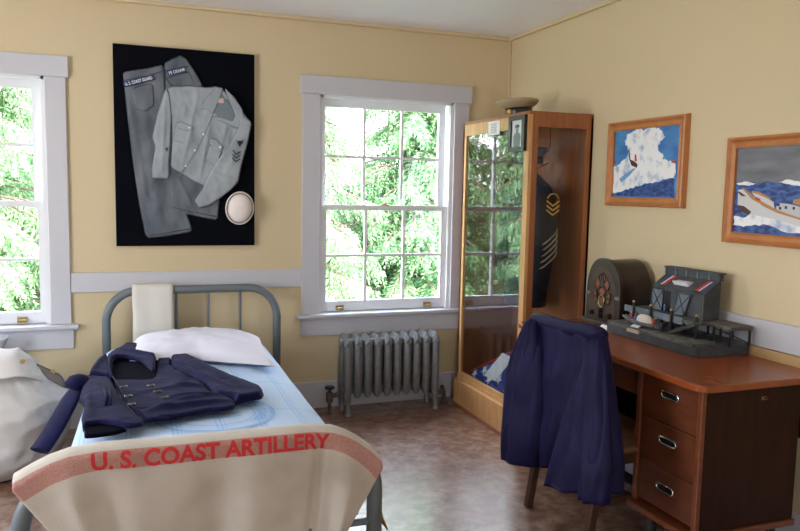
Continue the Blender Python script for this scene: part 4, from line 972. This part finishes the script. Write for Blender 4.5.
MB().tube([(RX-.004, yc+.026*math.cos(2*PI*k/24), zc-.085+.031*math.sin(2*PI*k/24)) for k in range(24)], .0045, 8, closed=True).build('dial_bezel', M_brass, ra, smooth=True)
for (a, z) in ((0, .082), (-.078, .060), (0, .050), (.078, .060)):
    MB().lathe([(0, -.024), (.011, -.024), (.013, -.020), (.015, -.003), (.015, 0), (0, 0)], (RX-.001, yc+a, DZ+z), 'x', 16).build('knob', M_blackp, ra, smooth='auto')
for s in (-1, 1): MB().box(RX-.004, RX+.004, yc+s*.13-.017, yc+s*.13+.017, DZ+.155, DZ+.170).build('side_inlay', mat('grey_inlay', (.16, .15, .15), .4), ra)
tag(MB().add([(2.345, -1.665, DZ+.001), (2.345, -1.735, DZ+.001), (2.372, -1.735, DZ+.020), (2.372, -1.665, DZ+.020), (2.378, -1.665, DZ+.001), (2.378, -1.735, DZ+.001)], [(0, 1, 2, 3), (3, 2, 5, 4), (0, 3, 4), (1, 5, 2), (0, 4, 5, 1)]).build('label_card', M_paper, None), 'small white tent card in front of the radio', 'card')
tag(MB().box(XR-.007, XR-.0005, -1.13, -1.085, .89, 1.02).build('switch_plate', M_trim, None, bevel=.002), 'pale wall plate between the cabinet and the radio', 'wall plate')
# ------------------------------------------------------------------ boathouse model
mo = thing('boathouse_model', 'grey model of a boathouse and pier on a wooden base on the desk', 'model', (2.48, -2.07, DZ))
MX0 = 2.335; MX1 = 2.635; MY0, MY1 = -2.40, -1.754
BT = DZ+.055
MB().box(MX0, MX1, MY0, MY1, DZ, BT-.012).build('model_base', M_modelg, mo, bevel=.003)
MB().box(MX0+.002, MX1, MY0+.002, MY1-.002, BT-.012, BT-.002).build('base_water', mat('model_water', (.035, .043, .048), .35, (.07, .08, .088), 30, bump=.4, bscale=60), mo)
MB().box(MX0-.004, MX0+.12, MY0+.02, MY1-.01, BT-.012, BT+.006).build('boardwalk', M_modelw, mo, bevel=.002)
HX0, HX1, HY0, HY1 = 2.505, 2.60, -2.245, -1.90; HZ0 = BT+.080; HZ1 = HZ0+.120; HZ2 = HZ1+.062
hs = MB().prism([(HX0, HZ0), (HX1, HZ0), (HX1, HZ2), (HX1-.012, HZ2), (HX0, HZ1)], HY0, HY1, 'y').build('house', M_modelg, mo, bevel=.001)
MB().box(HX1-.02, HX1+.008, HY0-.006, HY1+.006, HZ2+.0, HZ2+.03).build('parapet', M_modelg, hs, bevel=.001)
MB().box(HX1-.032, HX1+.014, HY0-.012, HY1+.012, HZ2+.03, HZ2+.037).build('parapet_cap', M_modelg, hs)
for k in range(5): MB().box(HX1-.026, HX1-.019, HY0+.05+k*.075, HY0+.058+k*.075, HZ2-.002, HZ2+.03).build('bracket', M_modelb, hs)
def roofpt(y, u, h=.002):
    sl_ = Vector((HX1-.012-HX0, 0, HZ2-HZ1)); nn = Vector((-(HZ2-HZ1), 0, HX1-.012-HX0)).normalized(); p = Vector((HX0, y, HZ1))+sl_*u+nn*h; return p
MB().add([roofpt(HY0-.006, -.07, h) for h in (.0, .005)]+[roofpt(HY1+.006, -.07, h) for h in (.0, .005)]+[roofpt(HY0-.006, 1, h) for h in (.0, .005)]+[roofpt(HY1+.006, 1, h) for h in (.0, .005)],
         [(0, 1, 3, 2), (4, 6, 7, 5), (0, 4, 5, 1), (2, 3, 7, 6), (0, 2, 6, 4), (1, 5, 7, 3)]).build('roof', M_modelg, hs)
for (ya, off) in ((-1.965, 0), (-2.175, 0)):
    for (d0, w, m_) in ((0, .020, M_red), (.021, .006, M_paper), (.028, .009, M_blue)):
        s = 1 if ya > -2 else -1
        a = ya-d0*-s
        MB().add([roofpt(ya+s*d0, .12, .006), roofpt(ya+s*(d0+w), .12, .006), roofpt(ya+s*(d0+w)-.02, .82, .006), roofpt(ya+s*d0-.02, .82, .006)], [(0, 1, 2, 3)]).build('roof_stripe', m_, hs, solid=.001)
MB().add([roofpt(-2.02, .25, h) for h in (.006, .030)]+[roofpt(-2.12, .25, h) for h in (.006, .030)]+[roofpt(-2.02, .6, .006)]+[roofpt(-2.12, .6, .006)], [(0, 1, 3, 2), (0, 2, 5, 4), (1, 4, 5, 3), (0, 4, 1), (2, 3, 5)]).build('roof_sign', M_paper, hs)
tr_ = MB()
for y in (HY0+.002, HY1-.006): tr_.box(HX0-.004, HX0+.001, y, y+.004, HZ0, HZ1)
tr_.box(HX0-.004, HX0+.001, HY0, HY1, HZ1-.006, HZ1-.001); tr_.build('wall_trim', M_modelw, hs)
MB().box(HX0-.0015, HX0+.001, -2.02, -1.985+.0, HZ0+.004, HZ1-.014).build('doorway', M_blackp, hs)
def bdoor(y0, y1, sl_, bot):
    z0, z1 = HZ0+.003, HZ1-.012
    P = [(y0+sl_, z0), (y1+sl_, z0+bot), (y1, z1), (y0, z1-.0)]
    d = MB().prism(P, HX0-.008, HX0-.003, 'x').build('sliding_door', M_modelb, hs)
    br = MB(); x = HX0-.010
    for a, b_ in ((P[0], P[2]), (P[1], P[3]), (P[0], P[1]), (P[2], P[3]), (P[0], P[3]), (P[1], P[2])): br.tube([(x, *a), (x, *b_)], .0022, 6)
    br.build('door_brace', M_modelg, d)
bdoor(-1.975, -1.895, 0, 0); bdoor(-2.165, -2.085, .035, -.005)
# pier
PZ1 = HZ0-.002
pier = MB(); pier.box(2.43, HX1, HY0-.02, -1.78, PZ1-.016, PZ1); pier.box(2.50, 2.63, -2.42, HY0-.01, PZ1-.016, PZ1)
pier.build('pier_deck', M_modelw, mo, bevel=.001)
MB().box(2.424, 2.431, -2.20, -1.775, PZ1-.022, PZ1+.010).build('pier_fascia', M_modelb, mo)
for k, y in enumerate((-1.80, -1.87, -1.95, -2.03, -2.11, -2.19, -2.27)):
    for x in (2.445, 2.59): MB().cyl((x, y, BT-.01), (x, y, PZ1-.016), .006, 8).build('pile', M_blackp, mo, smooth='auto')
    if k < 6: MB().cyl((2.445, y, BT+.004), (2.445, y-.07, PZ1-.02), .003, 6).build('pile_brace', M_blackp, mo)
for (x, y) in ((2.51, -2.41), (2.62, -2.41), (2.51, -2.31), (2.62, -2.31)): MB().cyl((x, y, BT-.012), (x, y, PZ1-.016), .006, 8).build('pile', M_blackp, mo, smooth='auto')
MB().cyl((2.51, -2.31, PZ1-.02), (2.62, -2.405, BT), .003, 6).build('pile_brace', M_blackp, mo)
for y in (-1.86, -1.99, -2.135, -2.30):
    p = MB().cyl((2.415, y, BT-.002), (2.415, y, PZ1+.035), .0065, 10).build('mooring_post', M_blackp, mo, smooth='auto')
    MB().lathe([(0, 0), (.007, 0), (.006, .008), (0, .010)], (2.415, y, PZ1+.034), n=10).build('post_top', mat('tan_post_top', (.5, .28, .10), .7), p)
rp_ = MB(); a = Vector((2.40, -2.16, BT+.010)); b_ = Vector((2.43, -2.33, PZ1+.006)); w = Vector((.035, .006, 0))
rp_.add([a-w*.4, a+w, b_+w, b_-w*.4]+[p+Vector((0, 0, .006)) for p in (a-w*.4, a+w, b_+w, b_-w*.4)], [(0, 1, 2, 3), (7, 6, 5, 4), (0, 4, 5, 1), (1, 5, 6, 2), (2, 6, 7, 3), (3, 7, 4, 0)]); rp_.build('ramp', M_modelw, mo)
for o_ in (-.4, 1): MB().tube([a+w*o_+Vector((0, 0, .008)), b_+w*o_+Vector((0, 0, .008))], .004, 6).build('ramp_rail', M_modelg, mo)
# boat with canopy, figures
BXC, BYC = 2.385, -1.955
rws = []
for i in range(13):
    t = i/12; y = BYC+.13-.26*t; w_ = .024*math.sin(PI*min(1, t*1.1+.06))**.6 if t < .95 else .014; up_ = .012*(1-t)**3
    rws.append([Vector((BXC+w_*math.cos(PI+PI*k/10), y, BT+.034+up_+.026*math.sin(PI+PI*k/10)*(.6+.4*math.sin(PI*t)))) for k in range(11)])
bt_ = MB().grid(rws, cap=False).build('boat', M_modelb, mo, smooth=True, solid=.004)
MB().box(BXC-.018, BXC+.018, BYC-.10, BYC+.10, BT+.022, BT+.026).build('boat_floor', mat('boat_red', (.35, .05, .03), .6), bt_)
rws = []
for i in range(9):
    t = i/8*2-1; e = (1-abs(t)**3.2)**.5 if abs(t) < 1 else 0
    rws.append([Vector((BXC+.023*math.cos(PI*k/12)*max(e, .02), BYC-.03+.055*t, BT+.034+.036*math.sin(PI*k/12)*max(e, .02))) for k in range(13)])
MB().grid(rws).build('boat_canopy', mat('model_cream', (.60, .56, .48), .6), bt_, smooth=True)
def figure(x, y, z, c, nm='figurine', s=1.0):
    f_ = MB().lathe([(.0, 0), (.006*s, 0), (.005*s, .018*s), (.007*s, .030*s), (.003*s, .034*s), (0, .034*s)], (x, y, z), n=10).build(nm, c, mo, smooth=True)
    MB().lathe([(0, 0), (.0035*s, .001*s), (.0045*s, .0045*s), (.0035*s, .008*s), (0, .0095*s)], (x, y, z+.034*s), n=10).build('head', mat('figure_skin', (.55, .33, .22), .7), f_, smooth=True)
    MB().tube([(x-.001, y-.006*s, z+.029*s), (x-.006*s, y-.010*s, z+.018*s)], .002*s, 6).build('arm', c, f_)
figure(BXC, BYC+.075, BT+.027, M_red); figure(BXC+.004, BYC+.045, BT+.027, M_blue, s=.85); figure(BXC, BYC-.10, BT+.027, M_red, s=.9)
figure(2.385, -2.105, BT+.006, mat('figure_navy', (.02, .03, .06), .7)); figure(2.485, -2.005, PZ1, M_blue, s=1.0)
pl = MB().box(MX0-.012, MX0+.002, -2.02, -1.93, BT-.020, BT-.004).build('name_plaque', mat('pale_plaque', (.50, .42, .32), .6), mo)
MB().add([(MX0-.002, -1.945, BT+.007), (MX0-.002, -2.0, BT+.007), (MX0+.018, -2.0, BT+.016), (MX0+.018, -1.945, BT+.016)], [(0, 1, 2, 3)]).build('paper_note', M_paper, mo, solid=.001)
# ------------------------------------------------------------------ paintings on the right wall
def frame(name, label, y0, y1, z0, z1, w):
    r = thing(name, label, 'picture', (XR-.02, (y0+y1)/2, z0))
    prof = [(0, 0), (.030, .004), (.034, .014), (.022, .5*w), (.018, .8*w), (.022, w), (.012, w), (0, w)]
    cs = [(y0, z0, 1, 1), (y1, z0, -1, 1), (y1, z1, -1, -1), (y0, z1, 1, -1)]
    rows = [[Vector((XR-.001-d, cy+sy3*o, cz+sz3*o)) for d, o in prof] for cy, cz, sy3, sz3 in cs]
    rows.append(rows[0]); MB().grid(rows, wrap=True).build('frame', M_frame, r)
    return r
def artmat(name, sky1, sky2, scale):
    return mat(name, sky1, .5, sky2, scale, (1, 1, 2.5), lo=.3, hi=.7)
PWX = XR-.012
def art(par, nm, pts, m, d=0): return MB().prism([(y, z) for y, z in pts], PWX-.0012-d, PWX-.0002, 'x').build(nm, m, par)
def wallpts(pts, sc, ox, oy): return [(at(ox+x/sc, oy+y/sc, x=PWX).y, at(ox+x/sc, oy+y/sc, x=PWX).z) for x, y in pts]
y0, z1 = at(688, 113, x=XR).y, 1.955
f1 = frame('framed_painting', 'framed painting of a small boat thrown up in white breaking surf', -1.905, -1.262, 1.466, 1.945, .052)
MB().box(PWX, XR-.001, -1.862, -1.306, 1.508, 1.90).build('canvas', mat('storm_sky_blue', (.02, .09, .36), .5, (.08, .30, .58), 7, (1, 1, 1.8), lo=.3, hi=.7), f1)
w = lambda *p: wallpts(p, 4.427, 590, 100)
M_foam = mat('painted_foam', (.34, .44, .62), .6, (.85, .86, .86), 16, lo=.30, hi=.50); M_deep = mat('painted_deep_blue', (.006, .02, .13), .5, (.05, .14, .42), 26, (1, 1, 2.2), lo=.38, hi=.66)
def jag(pts, amp, n, seed):
    rnd = random.Random(seed); out = []
    for i in range(len(pts)):
        a = pts[i]; b_ = pts[(i+1) % len(pts)]
        for k in range(n): t = k/n; out.append((a[0]+(b_[0]-a[0])*t+rnd.uniform(-amp, amp), a[1]+(b_[1]-a[1])*t+rnd.uniform(-amp, amp)))
    return out
spray = w((165, 250), (175, 225), (155, 190), (165, 150), (195, 140), (215, 120), (240, 135), (265, 118), (290, 120), (325, 140), (330, 165), (310, 185), (300, 215), (325, 245), (320, 260), (345, 268), (378, 280), (378, 330), (370, 345), (300, 362), (240, 372), (180, 392), (140, 405), (103, 412), (103, 300), (140, 275))
art(f1, 'surf', jag(spray, .0065, 5, 1), M_foam, .0002)
art(f1, 'wave', w((103, 418), (150, 402), (200, 388), (250, 372), (300, 365), (345, 348), (372, 345), (370, 430), (100, 424)), M_deep, .0004)
art(f1, 'wave_shade', w((130, 350), (160, 325), (190, 305), (205, 300), (175, 335), (140, 365)), mat('painted_pale_blue', (.15, .35, .62), .6), .0006)
art(f1, 'boat_hull', w((175, 262), (195, 270), (212, 285), (208, 300), (185, 290)), mat('painted_dark_brown', (.06, .03, .02), .6), .001)
art(f1, 'boat_sail', w((200, 240), (206, 242), (208, 272), (199, 270)), M_red, .0012)
art(f1, 'boat_mast', w((172, 218), (175, 218), (180, 268), (176, 266)), M_blackp, .0012)
art(f1, 'red_marker', w((362, 268), (380, 270), (380, 280), (362, 278)), M_red, .0012); art(f1, 'red_marker', w((104, 268), (116, 272), (112, 280), (103, 284)), M_red, .0012)
f2 = frame('framed_painting', 'framed painting of a white motor lifeboat pitching in a dark blue sea', -2.86, -2.182, 1.314, 1.806, .052)
MB().box(PWX, XR-.001, -2.81, -2.226, 1.356, 1.762).build('canvas', mat('storm_sky_grey', (.10, .11, .13), .5, (.22, .22, .24), 4, (1, 1, 4), lo=.3, hi=.7), f2)
w = lambda *p: wallpts(p, 3.79, 710, 120)
art(f2, 'sea', jag(w((100, 238), (140, 232), (180, 240), (220, 232), (260, 240), (300, 230), (345, 240), (420, 245), (450, 260), (450, 460), (342, 442), (200, 432), (85, 422), (90, 330)), .002, 4, 2), M_deep, .0002)
art(f2, 'foam_crest', jag(w((100, 240), (140, 232), (175, 242), (150, 248), (110, 248)), .002, 4, 3), M_foam, .0004)
art(f2, 'foam_crest', jag(w((260, 235), (300, 224), (345, 236), (345, 250), (300, 244)), .002, 4, 4), M_foam, .0004)
art(f2, 'bow_wave', jag(w((92, 365), (130, 372), (170, 340), (230, 360), (345, 395), (430, 415), (430, 440), (300, 425), (200, 395), (140, 405), (90, 400)), .005, 4, 5), M_foam, .0005)
art(f2, 'hull', w((108, 265), (130, 262), (160, 295), (200, 325), (250, 350), (345, 380), (440, 400), (440, 430), (345, 405), (240, 375), (180, 362), (120, 352), (106, 320)), mat('painted_white', (.62, .62, .62), .5), .001)
art(f2, 'hull_dark', w((106, 322), (130, 326), (158, 348), (150, 358), (118, 350)), mat('painted_dark_brown', (.06, .03, .02), .6), .0014); art(f2, 'hull_dark', w((104, 270), (115, 272), (140, 290), (120, 288)), mat('painted_dark_brown', (.06, .03, .02), .6), .0014)
art(f2, 'rubbing_strake', w((122, 258), (130, 258), (170, 292), (215, 318), (260, 342), (345, 372), (440, 395), (440, 402), (345, 380), (255, 352), (210, 328), (160, 300)), mat('painted_ochre', (.45, .22, .06), .5), .0016)
art(f2, 'foredeck_canopy', w((160, 275), (185, 272), (220, 290), (242, 312), (245, 335), (215, 325), (180, 302)), mat('painted_white', (.62, .62, .62), .5), .0014)
art(f2, 'canopy_edge', w((162, 268), (190, 274), (225, 292), (240, 312), (220, 298), (185, 282), (160, 275)), mat('painted_ochre', (.45, .22, .06), .5), .0018)
art(f2, 'red_flash', w((170, 290), (192, 298), (194, 308), (175, 302)), M_red, .0018)
art(f2, 'cabin', w((262, 315), (300, 318), (345, 330), (440, 340), (440, 395), (345, 372), (255, 345), (252, 330)), mat('painted_pale', (.50, .52, .56), .5), .0014)
art(f2, 'cabin_roof', w((318, 302), (345, 296), (400, 300), (400, 322), (345, 325), (315, 315)), mat('painted_ochre', (.45, .22, .06), .5), .0018)
for (x, y) in ((262, 322), (268, 335), (290, 332), (320, 335)): art(f2, 'porthole', w((x-5, y-6), (x+4, y-6), (x+4, y+5), (x-5, y+5)), M_blackp, .0018)
